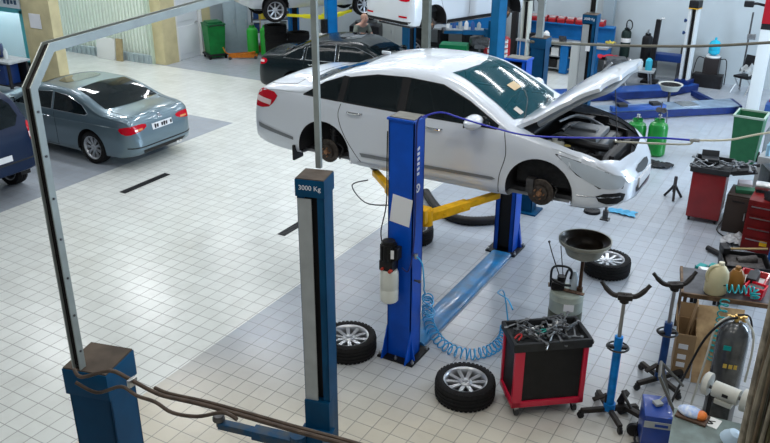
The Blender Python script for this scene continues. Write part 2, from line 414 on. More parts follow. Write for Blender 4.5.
class Car:
    def __init__(s, D):
        s.D = D; s.top = pchip(D['top']); s.bot = pchip(D['bot']); s.hw = pchip(D['hw']); s.belt = pchip(D['belt'])
        xr, xf = D['top'][0][0], D['top'][-1][0]; s.xr, s.xf = xr, xf
        st = []; n = 104
        for i in range(n + 1):
            u = i / n; a = xr + (xf - xr) * u; b = xr + (xf - xr) * (1 - math.cos(PI * u)) / 2
            st.append(a * .45 + b * .55)
        s.st = st
        s.rings = [s.ring(x) for x in st]
        s.build()
    def ring(s, x):
        D = s.D; zb, zt, w = s.bot(x), s.top(x), s.hw(x)
        zt = max(zt, zb + .05)
        zs = min(s.belt(x), zb + (zt - zb) * .93)
        H = zs - zb; G = zt - zs; cr = D.get('crown', .05)
        cr2 = min(cr, G * .6); tum = D.get('tumble', .36)
        ws = w * .965; wt = max(ws - tum * max(G - .08, 0), ws * .62)
        ctl = [(0, zb), (w * .78, zb), (w * .94, zb + min(.02, H * .1)), (w * .985, zb + H * .16), (w * .995, zb + H * .38), (w, zb + H * .62), (w * .99, zb + H * .86), (ws, zs)]
        y1 = zt - cr2 - min(.055, G * .25)
        if y1 > zs + .02:
            ctl += [(ws + (wt - ws) * .5, zs + (y1 - zs) * .5), (wt + .012, y1), (wt - .05, zt - cr2 * .92), (wt * .72, zt - cr2 * .48), (wt * .36, zt - cr2 * .12), (0, zt)]
        else:
            ctl += [(ws * .985, zs + G * .22), (ws * .95, zs + G * .45), (ws * .88, zs + G * .62), (ws * .66, zs + G * .84), (ws * .33, zs + G * .96), (0, zt)]
        P = [V((a, b, 0)) for a, b in ctl]
        out_ = []
        for i in range(len(P) - 1):
            k = (3, 2, 2, 3, 3, 3, 3, 5, 5, 3, 4, 3, 3)[i]
            p0 = P[i - 1] if i else P[0]; p1, p2 = P[i], P[i + 1]; p3 = P[i + 2] if i + 2 < len(P) else V((-P[i].x, P[i].y, 0))
            for j in range(k):
                t = j / k
                lin = p1 + (p2 - p1) * t
                q = 0.5 * ((2 * p1) + (p2 - p0) * t + (2 * p0 - 5 * p1 + 4 * p2 - p3) * t * t + (3 * p1 - p0 - 3 * p2 + p3) * t ** 3)
                q = lin * .5 + q * .5
                out_.append((max(q.x, 0), q.y))
        out_.append((0, zt)); return out_
    def build(s):
        D = s.D; vs = []; nr = len(s.rings[0]); s.nr = nr; full = 2 * nr - 2
        for x, rg in zip(s.st, s.rings):
            for (y, z) in rg: vs.append((x, -y, z))
            for (y, z) in reversed(rg[1:-1]): vs.append((x, y, z))
        ns = len(s.st); fs = []
        for i in range(ns - 1):
            for j in range(full):
                j2 = (j + 1) % full; fs.append((i * full + j, i * full + j2, (i + 1) * full + j2, (i + 1) * full + j))
        fs.append(tuple(range(full))); fs.append(tuple((ns - 1) * full + j for j in range(full - 1, -1, -1)))
        s.V = [V(v) for v in vs]; s.Fc = fs
        s.bvh = BVHTree.FromPolygons(s.V, fs)
    def cast(s, u, v, mode):
        if mode == 'top': o = V((u, v, 4)); d = V((0, 0, -1))
        else:
            a = R(mode); d = V((-math.cos(a), -math.sin(a), 0)); o = V((-math.sin(a) * u, math.cos(a) * u, v)) - d * 6
        return s.bvh.ray_cast(o, d)
    def patch(s, poly, mode, off=.004, step=.05, rnd=0, mirror=False, thick=0):
        pl = [V((a, b)) for a, b in poly]
        for _ in range(rnd):
            q = []
            for i in range(len(pl)):
                a, b = pl[i], pl[(i + 1) % len(pl)]; q += [a * .75 + b * .25, a * .25 + b * .75]
            pl = q
        bd = []
        for i in range(len(pl)):
            a, b = pl[i], pl[(i + 1) % len(pl)]; k = max(1, int((b - a).length / step))
            for j in range(k): bd.append(a + (b - a) * (j / k))
        x0, x1 = min(p.x for p in bd), max(p.x for p in bd); y0, y1 = min(p.y for p in bd), max(p.y for p in bd)
        ins = []
        yy = y0 + step * .5
        while yy < y1:
            xx = x0 + step * .5
            while xx < x1:
                p = V((xx, yy))
                if inpoly(p, bd) and min((p - b).length for b in bd) > step * .45: ins.append(p)
                xx += step
            yy += step
        n = len(bd)
        r = geometry.delaunay_2d_cdt(bd + ins, [(i, (i + 1) % n) for i in range(n)], [], 1, 1e-5)
        vs = []; ok = []
        for p in r[0]:
            h = s.cast(p.x, p.y, mode)
            if h[0] is None: ok.append(False); vs.append(V((0, 0, 0))); continue
            nn = h[1] if h[1].dot(h[0] - V((h[0].x * .9, 0, .7))) > 0 else -h[1]
            vs.append(h[0] + nn * off); ok.append(True)
        if mirror: vs = [V((v.x, -v.y, v.z)) for v in vs]
        return MB().add(vs, [f for f in r[2] if all(ok[i] for i in f)])
    def strip(s, poly, s0, s1, off=.003, n=4, step=.03):
        bd = []
        for i in range(len(poly)):
            a, b = V((*poly[i], 0)), V((*poly[(i + 1) % len(poly)], 0)); k = max(1, int((b - a).length / step))
            for j in range(k): bd.append(a + (b - a) * (j / k))
        cn = sum(bd, V((0, 0, 0))) / len(bd); vs = []; m = len(bd)
        for k in range(n + 1):
            f = s0 + (s1 - s0) * k / n
            for p in bd:
                q = cn + (p - cn) * f; h = s.cast(q.x, q.y, 'top')[0]; vs.append(h + V((0, 0, off)) if h else V((q.x, q.y, .7)))
        return MB().add(vs, [(k * m + i, k * m + (i + 1) % m, (k + 1) * m + (i + 1) % m, (k + 1) * m + i) for k in range(n) for i in range(m)])
    def line(s, pts, mode, r=.006, off=.002, mirror=False, mb=None, sub=4):
        P = spline([V((a, b, 0)) for a, b in pts], sub) if sub else [V((a, b, 0)) for a, b in pts]
        o = []
        for p in P:
            h = s.cast(p.x, p.y, mode)
            if h[0] is not None: o.append(V((h[0].x, -h[0].y if mirror else h[0].y, h[0].z)) )
        mb = mb or MB()
        if len(o) > 1: mb.tube(o, r, 6)
        return mb
    def shell(s, holes, arches, archr, name, m, parent):
        """body mesh with window holes and wheel arches"""
        b = bmesh.new(); bv = [b.verts.new(v) for v in s.V]
        for f in s.Fc:
            try: b.faces.new([bv[i] for i in f])
            except ValueError: pass
        b.faces.ensure_lookup_table()
        kill = set()
        for f in b.faces:
            c = f.calc_center_median(); w = s.hw(c.x)
            for ax, az in arches:
                if (c.x - ax) ** 2 + (c.z - az) ** 2 < archr ** 2 and abs(c.y) > w - .30: kill.add(f)
            for mode, hp, cond in holes:
                if not cond(c): continue
                p = V((c.x, c.y)) if mode == 'top' else V((c.x, c.z))
                if inpoly(p, hp): kill.add(f)
        arch_v = set()
        for f in kill:
            for v in f.verts:
                if any(g not in kill for g in v.link_faces): arch_v.add(v)
        for v in arch_v:
            for ax, az in arches:
                d = math.hypot(v.co.x - ax, v.co.z - az)
                if d < archr * 1.25 and v.co.z > s.bot(v.co.x) + .02 and abs(v.co.y) > s.hw(v.co.x) * .8:
                    k = archr / max(d, .01); nx, nz = ax + (v.co.x - ax) * k, az + (v.co.z - az) * k
                    if nz > s.bot(nx): v.co.x, v.co.z = nx, nz
        bmesh.ops.delete(b, geom=list(kill), context='FACES')
        bmesh.ops.delete(b, geom=[v for v in b.verts if not v.link_faces], context='VERTS')
        bmesh.ops.recalc_face_normals(b, faces=b.faces)
        me = bpy.data.meshes.new(name); b.to_mesh(me); b.free()
        return link(name, me, m, parent, 38)

def inpoly(p, pl):
    c = False; n = len(pl); j = n - 1
    for i in range(n):
        a, b = pl[i], pl[j]
        if (a[1] > p[1]) != (b[1] > p[1]) and p[0] < (b[0] - a[0]) * (p[1] - a[1]) / (b[1] - a[1]) + a[0]: c = not c
        j = i
    return c
def shrink(pl, k):
    cx = sum(p[0] for p in pl) / len(pl); cy_ = sum(p[1] for p in pl) / len(pl)
    return [(cx + (a - cx) * k, cy_ + (b_ - cy_) * k) for a, b_ in pl]

DARKTRIM = mat('black_car_trim', (.012, .012, .013), .5)
WELL = mat('wheel_well_liner', (.018, .018, .02), .85)
CHROME = mat('chrome_trim', (.7, .71, .72), .12, 1)
REDLENS = mat('red_lamp_lens', (.50, .0, .012), .2, 0, spec=.4)
WHITELENS = mat('clear_lamp_lens', (.42, .48, .54), .12, 0, coat=.6)
CARGLASS = mat('tinted_car_glass', (.006, .010, .012), .05, 0, spec=.4, alpha=.97)
WSGLASS = mat('teal_tinted_windscreen', (.0, .050, .068), .08, 0, spec=.2, alpha=.88)
SEATM = mat('dark_seat_fabric', (.035, .037, .04), .8, var=.3)
PLATE = mat('number_plate', (.75, .77, .8), .4)

def car_common(root, c, D, paint, glass=CARGLASS, ws=WSGLASS, wheels=True):
    """windows, arches, lamps, seams, handles, mirrors"""
    holes = []
    lo = lambda cc: cc.z > .6
    for w in D['side_windows']: holes.append(('side', shrink(w, .9), lambda cc: abs(cc.y) > .45 and cc.z > .7))
    holes.append(('top', shrink(D['windscreen'], .92), lambda cc: cc.z > .8)); holes.append(('top', shrink(D['rear_glass'], .92), lambda cc: cc.z > .8))
    for h in D.get('extra_holes', []): holes.append(h)
    wb = D['wb']; r = D['wr']; ar = D.get('archr', r + .055)
    body = c.shell(holes, [(-wb / 2, r + .01), (wb / 2, r + .01)], ar, 'body', paint, root)
    for i, w in enumerate(D['side_windows']):
        for mir in (False, True):
            g = out('side_window', c.patch(w, -90, .006, .06, 0, mir), glass, root)
            out('window_trim', c.line(list(w) + [w[0]], -90, .009, 0, mir, sub=0), D.get('trimmat', DARKTRIM), g)
    g = out('windscreen', c.patch(D['windscreen'], 'top', .006, .07, 0), ws, root)
    out('rear_window', c.patch(D['rear_glass'], 'top', .006, .07, 0), glass, root)
    # wells
    for sx in (-1, 1):
        for sy in (-1, 1):
            w = c.hw(sx * wb / 2) - .012
            mb = MB(); n = 20; vs = []
            zb = c.bot(sx * wb / 2)
            for yy in (sy * w, sy * (w - .34)):
                for i in range(n + 1):
                    a = PI * 1.12 * i / n - PI * .06; vs.append((sx * wb / 2 + math.cos(a) * ar, yy, r + .01 + math.sin(a) * ar))
            fs = [(i, i + 1, n + 2 + i, n + 1 + i) for i in range(n)] + [tuple(range(n + 1, 2 * n + 2))]
            mb.add(vs, fs); out('wheel_well', mb, WELL, root)
    if wheels:
        for sx in (-1, 1):
            for sy in (-1, 1):
                wheel_parts(root, r, .215, r - .1, D.get('ns', 10), D.get('wide', .03), D.get('twin', False), (sx * wb / 2, sy * (c.hw(0) - .115), r - D.get('ride', 0)), (R(90) if sy < 0 else R(-90), 0, 0), 'wheel')
    # seams
    for pts in D.get('seams', []):
        for mir in (False, True): out('panel_gap', c.line(pts, -90, .0045, 0, mir), DARKTRIM, body)
    for pts in D.get('top_seams', []): out('panel_gap', c.line(pts, 'top', .0045, 0, False), DARKTRIM, body)
    for (hx, hz) in D.get('handles', []):
        for sy in (-1, 1):
            h = c.cast(hx, hz, -90)[0]
            if h is None: continue
            y = abs(h.y)
            out('door_handle', MB().tube([(hx - .1, sy * (y - .005), hz), (hx - .07, sy * (y + .03), hz), (hx + .07, sy * (y + .03), hz), (hx + .1, sy * (y - .005), hz)], .013, 8, 3), D.get('handlemat', CHROME), root)
    mx, mz = D['mirror']; h = c.cast(mx, mz, -90)[0]; y = abs(h.y) if h else c.hw(mx)
    for sy in (-1, 1):
        m_ = out('wing_mirror', MB().ball((mx + .02, sy * (y + .13), mz + .05), .12, (.8, 1.35, .68)).cyl((mx, sy * (y - .02), mz), (mx + .02, sy * (y + .08), mz + .02), .03), paint, root)
        out('mirror_glass', MB().box((mx - .055, sy * (y + .13), mz + .05), (.01, .19, .11), bev=.004), CARGLASS, m_)
    # interior
    cx = D.get('cabin', 0.0); zf = D.get('seatz', .55); dz = D['dash'][1]
    ins = []
    for (sx, sy, w) in ((cx + .05, -.36, .5), (cx + .05, .36, .5), (cx - .85, 0, 1.2)):
        st = out('seat', MB().box((sx, sy, zf), (.5, w, .16), bev=.05).box((sx - .28, sy, zf + .3), (.14, w, .58), ry=R(-14), bev=.05), SEATM, root)
        out('headrest', MB().box((sx - .38, sy, zf + .63), (.1, min(w, .9) * .5, .15), bev=.04), SEATM, st)
    out('dashboard', MB().box((D['dash'][0], 0, dz - .08), (.42, 1.25, .16), bev=.06), DARKTRIM, root)
    out('steering_wheel', MB().lathe([(.17, -.012), (.185, 0), (.17, .012), (.16, 0)], 20, o=(D['dash'][0] - .3, D.get('steer', .36), dz - .03), axis=(-.9, 0, .4), closed=True).cyl((D['dash'][0] - .3, D.get('steer', .36), dz - .03), (D['dash'][0] - .1, D.get('steer', .36), dz - .1), .03), DARKTRIM, root)
    return body
def plate(root, x, y, z, yaw, text):
    p = out('number_plate', MB().box((0, 0, 0), (.02, .52, .115), bev=.006), PLATE, root); p.location = (x, y, z); p.rotation_euler = (0, 0, yaw)
    if text: letters(text, .095, mat('plate_ink', (.02, .02, .03), .5), p, (-.0115, 0, 0), (R(90), 0, R(-90)), 'plate_number', .001)
    return p

SEDAN = dict(
    top=[(-2.47, .55), (-2.45, .72), (-2.38, .92), (-2.30, 1.03), (-2.20, 1.065), (-1.85, 1.10), (-1.70, 1.13), (-1.30, 1.30), (-.95, 1.41), (-.5, 1.47), (-.1, 1.475), (.25, 1.43), (.7, 1.23), (1.12, 1.0), (1.3, .965), (1.8, .90), (2.15, .80), (2.3, .70), (2.38, .55)],
    bot=[(-2.47, .36), (-2.4, .28), (-2.0, .22), (-1.0, .2), (1.2, .2), (2.0, .2), (2.38, .26)],
    hw=[(-2.47, .50), (-2.44, .62), (-2.36, .74), (-2.2, .815), (-1.9, .86), (-1.3, .89), (0, .8975), (1.3, .885), (1.75, .85), (2.0, .80), (2.2, .70), (2.32, .56), (2.38, .38)],
    belt=[(-2.47, .5), (-2.3, .88), (-2.1, .97), (-1.4, .98), (0, .95), (.9, .93), (1.6, .86), (2.1, .72), (2.38, .5)],
    side_windows=[[(-1.68, 1.0), (-1.18, .985), (-1.14, 1.27), (-1.40, 1.17)], [(-1.11, .985), (-.36, .97), (-.36, 1.345), (-.70, 1.33), (-1.08, 1.26)], [(-.27, .97), (.86, .955), (.88, .99), (.50, 1.19), (.15, 1.32), (-.27, 1.345)]],
    windscreen=[(1.12, 0), (1.08, -.38), (.98, -.66), (.60, -.60), (.16, -.52), (.23, -.3), (.27, 0), (.23, .3), (.16, .52), (.60, .60), (.98, .66), (1.08, .38)],
    rear_glass=[(-1.82, 0), (-1.78, -.4), (-1.70, -.62), (-1.30, -.56), (-1.0, -.50), (-.98, 0), (-1.0, .50), (-1.30, .56), (-1.70, .62), (-1.78, .4)],
    wb=2.775, wr=.325, archr=.375, crown=.055, tumble=.40, mirror=(.80, .98), dash=(.85, .93), cabin=-.1, handles=[(-.93, .88), (.12, .86)],
    seams=[[(-1.13, .96), (-1.16, .8), (-1.06, .55), (-.86, .28)], [(-.31, .95), (-.31, .6), (-.30, .24)], [(.96, .94), (1.0, .7), (.94, .45), (.93, .24)], [(-.9, .25), (0, .245), (.93, .25)]],
    top_seams=[])
# ------------------------------------------------------------------ silver saloon on the lift
ZT = 1.64
SILVER = mat('silver_white_car_paint', (.68, .735, .81), .3, .05, coat=1.0)
teana = thing('silver_sedan', 'silver white saloon raised on the royal blue lift with open bonnet and wheels removed', 'car', (-3.94, 8.68, ZT), 0)
D = dict(SEDAN)
D['top'] = [(-2.60, .55), (-2.58, .72), (-2.49, .92), (-2.38, 1.03), (-2.24, 1.075), (-1.85, 1.11)] + SEDAN['top'][6:-5] + [(1.70, .89), (2.02, .775), (2.2, .65), (2.30, .5)]
D['bot'] = [(-2.60, .36), (-2.5, .28), (-2.0, .22), (-1.0, .2), (1.2, .2), (1.9, .2), (2.30, .26)]
D['hw'] = [(-2.60, .56), (-2.57, .68), (-2.48, .79), (-2.30, .85), (-1.9, .885)] + SEDAN['hw'][5:7] + [(1.3, .89), (1.75, .86), (1.98, .80), (2.14, .70), (2.25, .54), (2.30, .36)]
D['belt'] = [(-2.60, .5), (-2.4, .90), (-2.1, .98), (-1.4, .98), (0, .95), (.9, .93), (1.4, .85), (1.75, .755), (2.05, .61), (2.30, .44)]
D['mirror'] = (.62, .98)
HOODP = [(1.02, -.74), (1.30, -.825), (1.70, -.825), (2.0, -.735), (2.15, -.47), (2.20, 0), (2.15, .47), (2.0, .735), (1.70, .825), (1.30, .825), (1.02, .74), (1.11, .4), (1.15, 0), (1.11, -.4)]
D['extra_holes'] = [('top', shrink(HOODP, .99), lambda c: c.z > .62)]
c = Car(D)
body = car_common(teana, c, D, SILVER, wheels=False)
out('bay_rim', c.strip(HOODP, .95, 1.05), SILVER, teana)
# bonnet: a shell cut from the same surface, swung up about the cowl
hood_top = c.patch(HOODP, 'top', .002, .055); n0 = len(hood_top.v)
hb = bmesh.new(); hv = [hb.verts.new(v) for v in hood_top.v]
for f in hood_top.f: hb.faces.new([hv[i] for i in f])
bmesh.ops.recalc_face_normals(hb, faces=hb.faces)
bmesh.ops.solidify(hb, geom=hb.faces[:], thickness=.045)
me = bpy.data.meshes.new('bonnet'); hb.to_mesh(me); hb.free()
HX, HZ, HA = 1.04, .985, R(48)
def swing(me):
    M = Matrix.Translation((HX, 0, HZ)) @ Matrix.Rotation(-HA, 4, 'Y') @ Matrix.Translation((-HX, 0, -HZ)); me.transform(M)
swing(me); bonnet = link('bonnet', me, SILVER, teana, 35)
mb = MB()
for y in (-.5, -.25, 0, .25, .5):
    mb.tube([(1.25, y * .9, .88), (1.6, y, .82), (1.95, y * .9, .69)], .022, 6, 3)
mb.tube([(1.22, -.66, .84), (1.75, -.66, .73), (2.0, -.5, .63), (2.1, 0, .64), (2.0, .5, .63), (1.75, .66, .73), (1.22, .66, .84)], .035, 6, 4)
mb.box((1.6, 0, .84), (.85, .03, .02)); 
me = mb.mesh('bonnet_frame'); swing(me); link('bonnet_frame', me, mat('bonnet_underside', (.34, .37, .40), .4), bonnet, 35)
me = MB().box((1.5, 0, .845), (.55, .9, .02), ry=R(5), bev=.008).mesh('insulation_pad'); swing(me); link('insulation_pad', me, BLACK, bonnet)
out('prop_rod', MB().cyl((2.02, -.2, .78), (1.93, -.3, 1.52), .006), DSTEEL, teana)
# engine bay
BAY = mat('engine_bay_black', (.02, .021, .023), .55, 0, var=.5, scale=20)
EG = mat('engine_grey', (.16, .17, .18), .42, .5, var=.5, scale=14)
mb = MB().box((1.5, 0, .36), (.9, 1.25, .04)).box((1.1, 0, .60), (.05, 1.3, .48))
for s in (-1, 1): mb.box((1.38, s * .69, .60), (.6, .03, .46)).box((1.80, s * .60, .56), (.34, .03, .38), rz=-s * R(28))
mb.box((1.98, 0, .50), (.05, .9, .26))
out('engine_bay', mb, BAY, teana)
out('cowl_panel', MB().box((1.14, 0, .90), (.16, 1.3, .05), bev=.02), BLACK, teana)
eng = out('engine', MB().box((1.62, 0, .58), (.5, .72, .36), bev=.04).box((1.5, 0, .74), (.2, .6, .12), bev=.03).cyl((1.86, -.3, .55), (1.86, .3, .55), .07), EG, teana)
out('engine_cover', MB().box((1.58, .02, .80), (.44, .56, .07), bev=.03).box((1.58, .02, .845), (.30, .12, .03), bev=.01), mat('engine_cover_grey', (.16, .17, .18), .35, .3), eng)
out('intake_manifold', MB().tube([(1.5, -.34, .8), (1.62, -.42, .82), (1.8, -.42, .8), (1.93, -.3, .76)], .045, 10, 4).tube([(1.44, .3, .8), (1.38, .1, .83), (1.38, -.2, .83)], .035, 10, 4), BLACK, eng)
out('battery', MB().box((1.42, .5, .72), (.24, .18, .2), bev=.015).box((1.42, .5, .83), (.24, .18, .02), bev=.005), BLACK, teana)
out('coolant_tank', MB().box((1.42, -.54, .74), (.2, .14, .16), bev=.04).cyl((1.42, -.54, .8), (1.42, -.54, .86), .03), mat('milky_plastic', (.5, .5, .45), .5), teana)
out('fuse_box', MB().box((1.75, -.5, .62), (.24, .16, .12), bev=.02), BLACK, teana)
out('fluid_cap', MB().cyl((1.55, -.48, .74), (1.55, -.48, .78), .035), mat('yellow_cap', (.5, .4, .1), .5), teana)
out('radiator_fan', MB().box((1.93, 0, .52), (.05, .8, .26)).cyl((1.88, -.2, .52), (1.93, -.2, .52), .12).cyl((1.88, .2, .52), (1.93, .2, .52), .12), BLACK, teana)
out('pipe', MB().tube([(1.3, -.3, .78), (1.45, -.36, .86), (1.7, -.34, .80), (1.85, -.2, .70)], .022, 8, 5), EG, teana)
out('pipe', MB().tube([(1.25, .1, .85), (1.4, .36, .88), (1.7, .36, .80), (1.88, .3, .66)], .018, 8, 5), STEEL, teana)
out('air_box', MB().box((1.78, .46, .64), (.26, .24, .14), bev=.04), BLACK, teana)
out('strut_tower', MB().cyl((1.38, -.6, .62), (1.38, -.6, .80), .09, .06).cyl((1.38, .6, .62), (1.38, .6, .80), .09, .06), EG, teana)
mb = MB()
for i in range(16):
    rn = random.uniform; a = V((rn(1.3, 1.85), rn(-.5, .5), rn(.68, .78))); b_ = a + V((rn(-.25, .3), rn(-.35, .35), rn(-.03, .03)))
    b_.x = min(max(b_.x, 1.25), 1.9); b_.y = min(max(b_.y, -.55), .55)
    out('bay_hose', MB().tube([a, (a + b_) / 2 + V((0, 0, .05)), b_], rn(.008, .018), 6, 4), BLACK, teana)
out('radiator_support', MB().tube([(1.85, -.58, .64), (1.98, -.36, .63), (2.03, 0, .63), (1.98, .36, .63), (1.85, .58, .64)], .03, 8, 4).box((2.02, 0, .56), (.05, .8, .3)), BAY, teana)
for i in range(7): out('bay_fitting', MB().box((1.80 + .02 * (i % 3), -.42 + i * .14, .69 + .01 * (i % 2)), (.05, .06, .05), rz=i, bev=.01), STEEL, teana)
# lamps and trim
HL = [(-.02, .62), (.16, .64), (.40, .60), (.52, .52), (.50, .47), (.30, .47), (.12, .53)]
for mir in (False, True):
    mode = -50
    # u axis for a=-50 is (sin50, cos50) -> u = x*sin50 + y*cos50
    U_ = lambda x, y: x * math.sin(R(50)) + y * math.cos(R(50))
    pl = [(U_(1.56, -.88), .79), (U_(1.80, -.82), .735), (U_(2.04, -.68), .63), (U_(2.20, -.50), .56), (U_(2.19, -.56), .45), (U_(2.0, -.76), .47), (U_(1.78, -.84), .60)]
    h = out('headlight', c.patch(pl, mode, .006, .04, 1, mir), WHITELENS, teana)
    out('headlight_rim', c.line(pl + [pl[0]], mode, .006, 0, mir, sub=0), DARKTRIM, h)
    fg = [(U_(1.96, -.78), .41), (U_(2.23, -.52), .41), (U_(2.21, -.56), .28), (U_(2.02, -.74), .29)]
    f = out('fog_lamp', c.patch(fg, mode, .005, .04, 1, mir), DARKTRIM, teana)
    out('fog_lamp_strip', c.line([(U_(1.80, -.84), .375), (U_(2.18, -.58), .36)], mode, .009, 0, mir), CHROME, f)
    V_ = lambda x, y: x * math.sin(R(130)) + y * math.cos(R(130))
    tl = [(V_(-2.06, -.86), .96), (V_(-2.36, -.82), 1.0), (V_(-2.48, -.76), .90), (V_(-2.52, -.72), .74), (V_(-2.24, -.85), .75), (V_(-2.12, -.86), .84)]
    t = out('tail_light', c.patch(tl, -130, .006, .04, 1, mir), REDLENS, teana)
    tw = [(V_(-2.16, -.85), .865), (V_(-2.49, -.75), .895), (V_(-2.50, -.74), .83), (V_(-2.18, -.85), .80)]
    out('tail_light_band', c.patch(tw, -130, .009, .04, 0, mir), mat('pink_lens', (.80, .62, .64), .15, coat=1), t)
    out('pillar_trim', c.patch([(-.37, .965), (-.26, .965), (-.26, 1.35), (-.37, 1.35)], -90, .008, .05, 0, mir), DARKTRIM, teana)
    out('pillar_trim', c.patch([(-1.19, .98), (-1.10, .98), (-1.07, 1.27), (-1.15, 1.27)], -90, .008, .05, 0, mir), DARKTRIM, teana)
    out('side_moulding', c.patch([(-.86, .40), (.86, .42), (.90, .405), (.86, .385), (-.83, .355)], -90, .012, .06, 0, mir), mat('grey_moulding', (.20, .22, .24), .3, .2), teana)
    out('bumper_moulding', c.patch([(-2.42, .54), (-1.84, .44), (-1.84, .40), (-2.42, .48)], -90, .009, .05, 0, mir), mat('grey_moulding', (0, 0, 0)), teana)
    out('sill_moulding', c.patch([(-.92, .27), (.92, .275), (.92, .215), (-.92, .215)], -90, .010, .06, 0, mir), SILVER, teana)
mb = c.patch([(-.26, .58), (.26, .58), (.22, .50), (-.22, .50)], 0, .006, .05, 1)
gr = out('grille', mb, DARKTRIM, teana)
out('lower_grille', c.patch([(-.36, .42), (.36, .42), (.30, .30), (-.30, .30)], 0, .006, .05, 1), DARKTRIM, teana)
p_ = plate(teana, 2.31, 0, .42, PI, ''); part_label(p_, 'blank dark framed front plate holder')
for pts in ([(-1.88, -.68), (-2.2, -.70), (-2.34, -.60)], [(-1.88, .68), (-2.2, .70), (-2.34, .60)], [(-1.88, -.68), (-1.92, 0), (-1.88, .68)]):
    out('panel_gap', c.line(pts, 'top', .004), DARKTRIM, body)
mb = MB(); c.line([(1.86, .44), (2.06, .46)], -90, .004, 0, False, mb)
out('mud_flap', MB().box((-1.84, -.80, .23), (.03, .2, .2), bev=.01), BLACK, teana); out('mud_flap', MB().box((-1.84, .80, .23), (.03, .2, .2), bev=.01), BLACK, teana)
out('underbody', MB().box((0, 0, .22), (4.0, 1.2, .06)).box((-.2, .1, .17), (2.6, .12, .1), bev=.04), DSTEEL, teana)
# hubs hanging in the empty arches
def hub(root, x, sy, z, ywheel, rear):
    d = out('brake_disc', MB().lathe([(.03, -.012), (.145, -.012), (.15, -.008), (.15, .008), (.145, .012), (.09, .012), (.085, .045), (.05, .05), (.001, .05)], 28, o=(x, sy * ywheel, z), axis=(0, sy, 0)), mat('disc_iron', (.10, .085, .075), .5, .6, var=.5, scale=30), root)
    mb = MB().lathe([(.001, .075), (.03, .07), (.032, .05)], 14, o=(x, sy * ywheel, z), axis=(0, sy, 0))
    for i in range(5):
        a = 2 * PI * i / 5; p = V((x + math.cos(a) * .057, sy * (ywheel + .05), z + math.sin(a) * .057)); mb.cyl(p, p + V((0, sy * .03, 0)), .008, n=8)
    out('wheel_hub', mb, mat('copper_rust', (.42, .22, .12), .55, .4, var=.5, scale=40), d)
    out('brake_caliper', MB().box((x - .12, sy * (ywheel - .01), z + .06), (.09, .1, .17), bev=.02), DSTEEL, root)
    mb = MB().tube([(x, sy * (ywheel - .1), z + .02), (x, sy * (ywheel - .16), z + .28), (x, sy * (ywheel - .18), z + .42)], [.035, .035, .05], 10)
    for k in range(6): mb.lathe([(.055, 0), (.062, .01), (.055, .02)], 14, o=(x, sy * (ywheel - .155), z + .16 + k * .035), axis=(0, 0, 1))
    out('suspension_strut', mb, DSTEEL, root)
    mb = MB().tube([(x - .22, sy * (ywheel - .4), z - .02), (x - .05, sy * (ywheel - .12), z - .08), (x + .02, sy * (ywheel - .08), z - .02)], .025, 8, 3).tube([(x + .2, sy * (ywheel - .4), z), (x + .04, sy * (ywheel - .1), z - .06)], .022, 8)
    mb.tube([(x + .09, sy * (ywheel - .06), z + .1), (x + .14, sy * (ywheel - .12), z + .02), (x + .10, sy * (ywheel - .1), z - .12)], .012, 6, 3)
    out('suspension_arm', mb, DSTEEL, root)
for sx in (-1, 1):
    for sy in (-1, 1): hub(teana, sx * 1.3875, sy, .30, .77, sx < 0)
# sun visor glare strip / sticker in screen
out('windscreen_sticker', c.patch([(.66, -.12), (.76, -.12), (.76, .10), (.66, .10)], 'top', .012, .05), mat('tan_sticker', (.55, .42, .25), .6), teana)
out('windscreen_sticker', c.patch([(.90, -.50), (.99, -.50), (.99, -.40), (.90, -.40)], 'top', .012, .05), mat('round_sticker', (.55, .5, .45), .6), teana)
out('wiper', c.line([(1.04, -.5), (.92, -.1), (.80, .1)], 'top', .010), BLACK, teana); out('wiper', c.line([(1.10, .0), (1.0, .4)], 'top', .010), BLACK, teana)
out('roof_antenna', MB().box((-1.0, 0, 1.43), (.12, .03, .04), bev=.012), SILVER, teana)

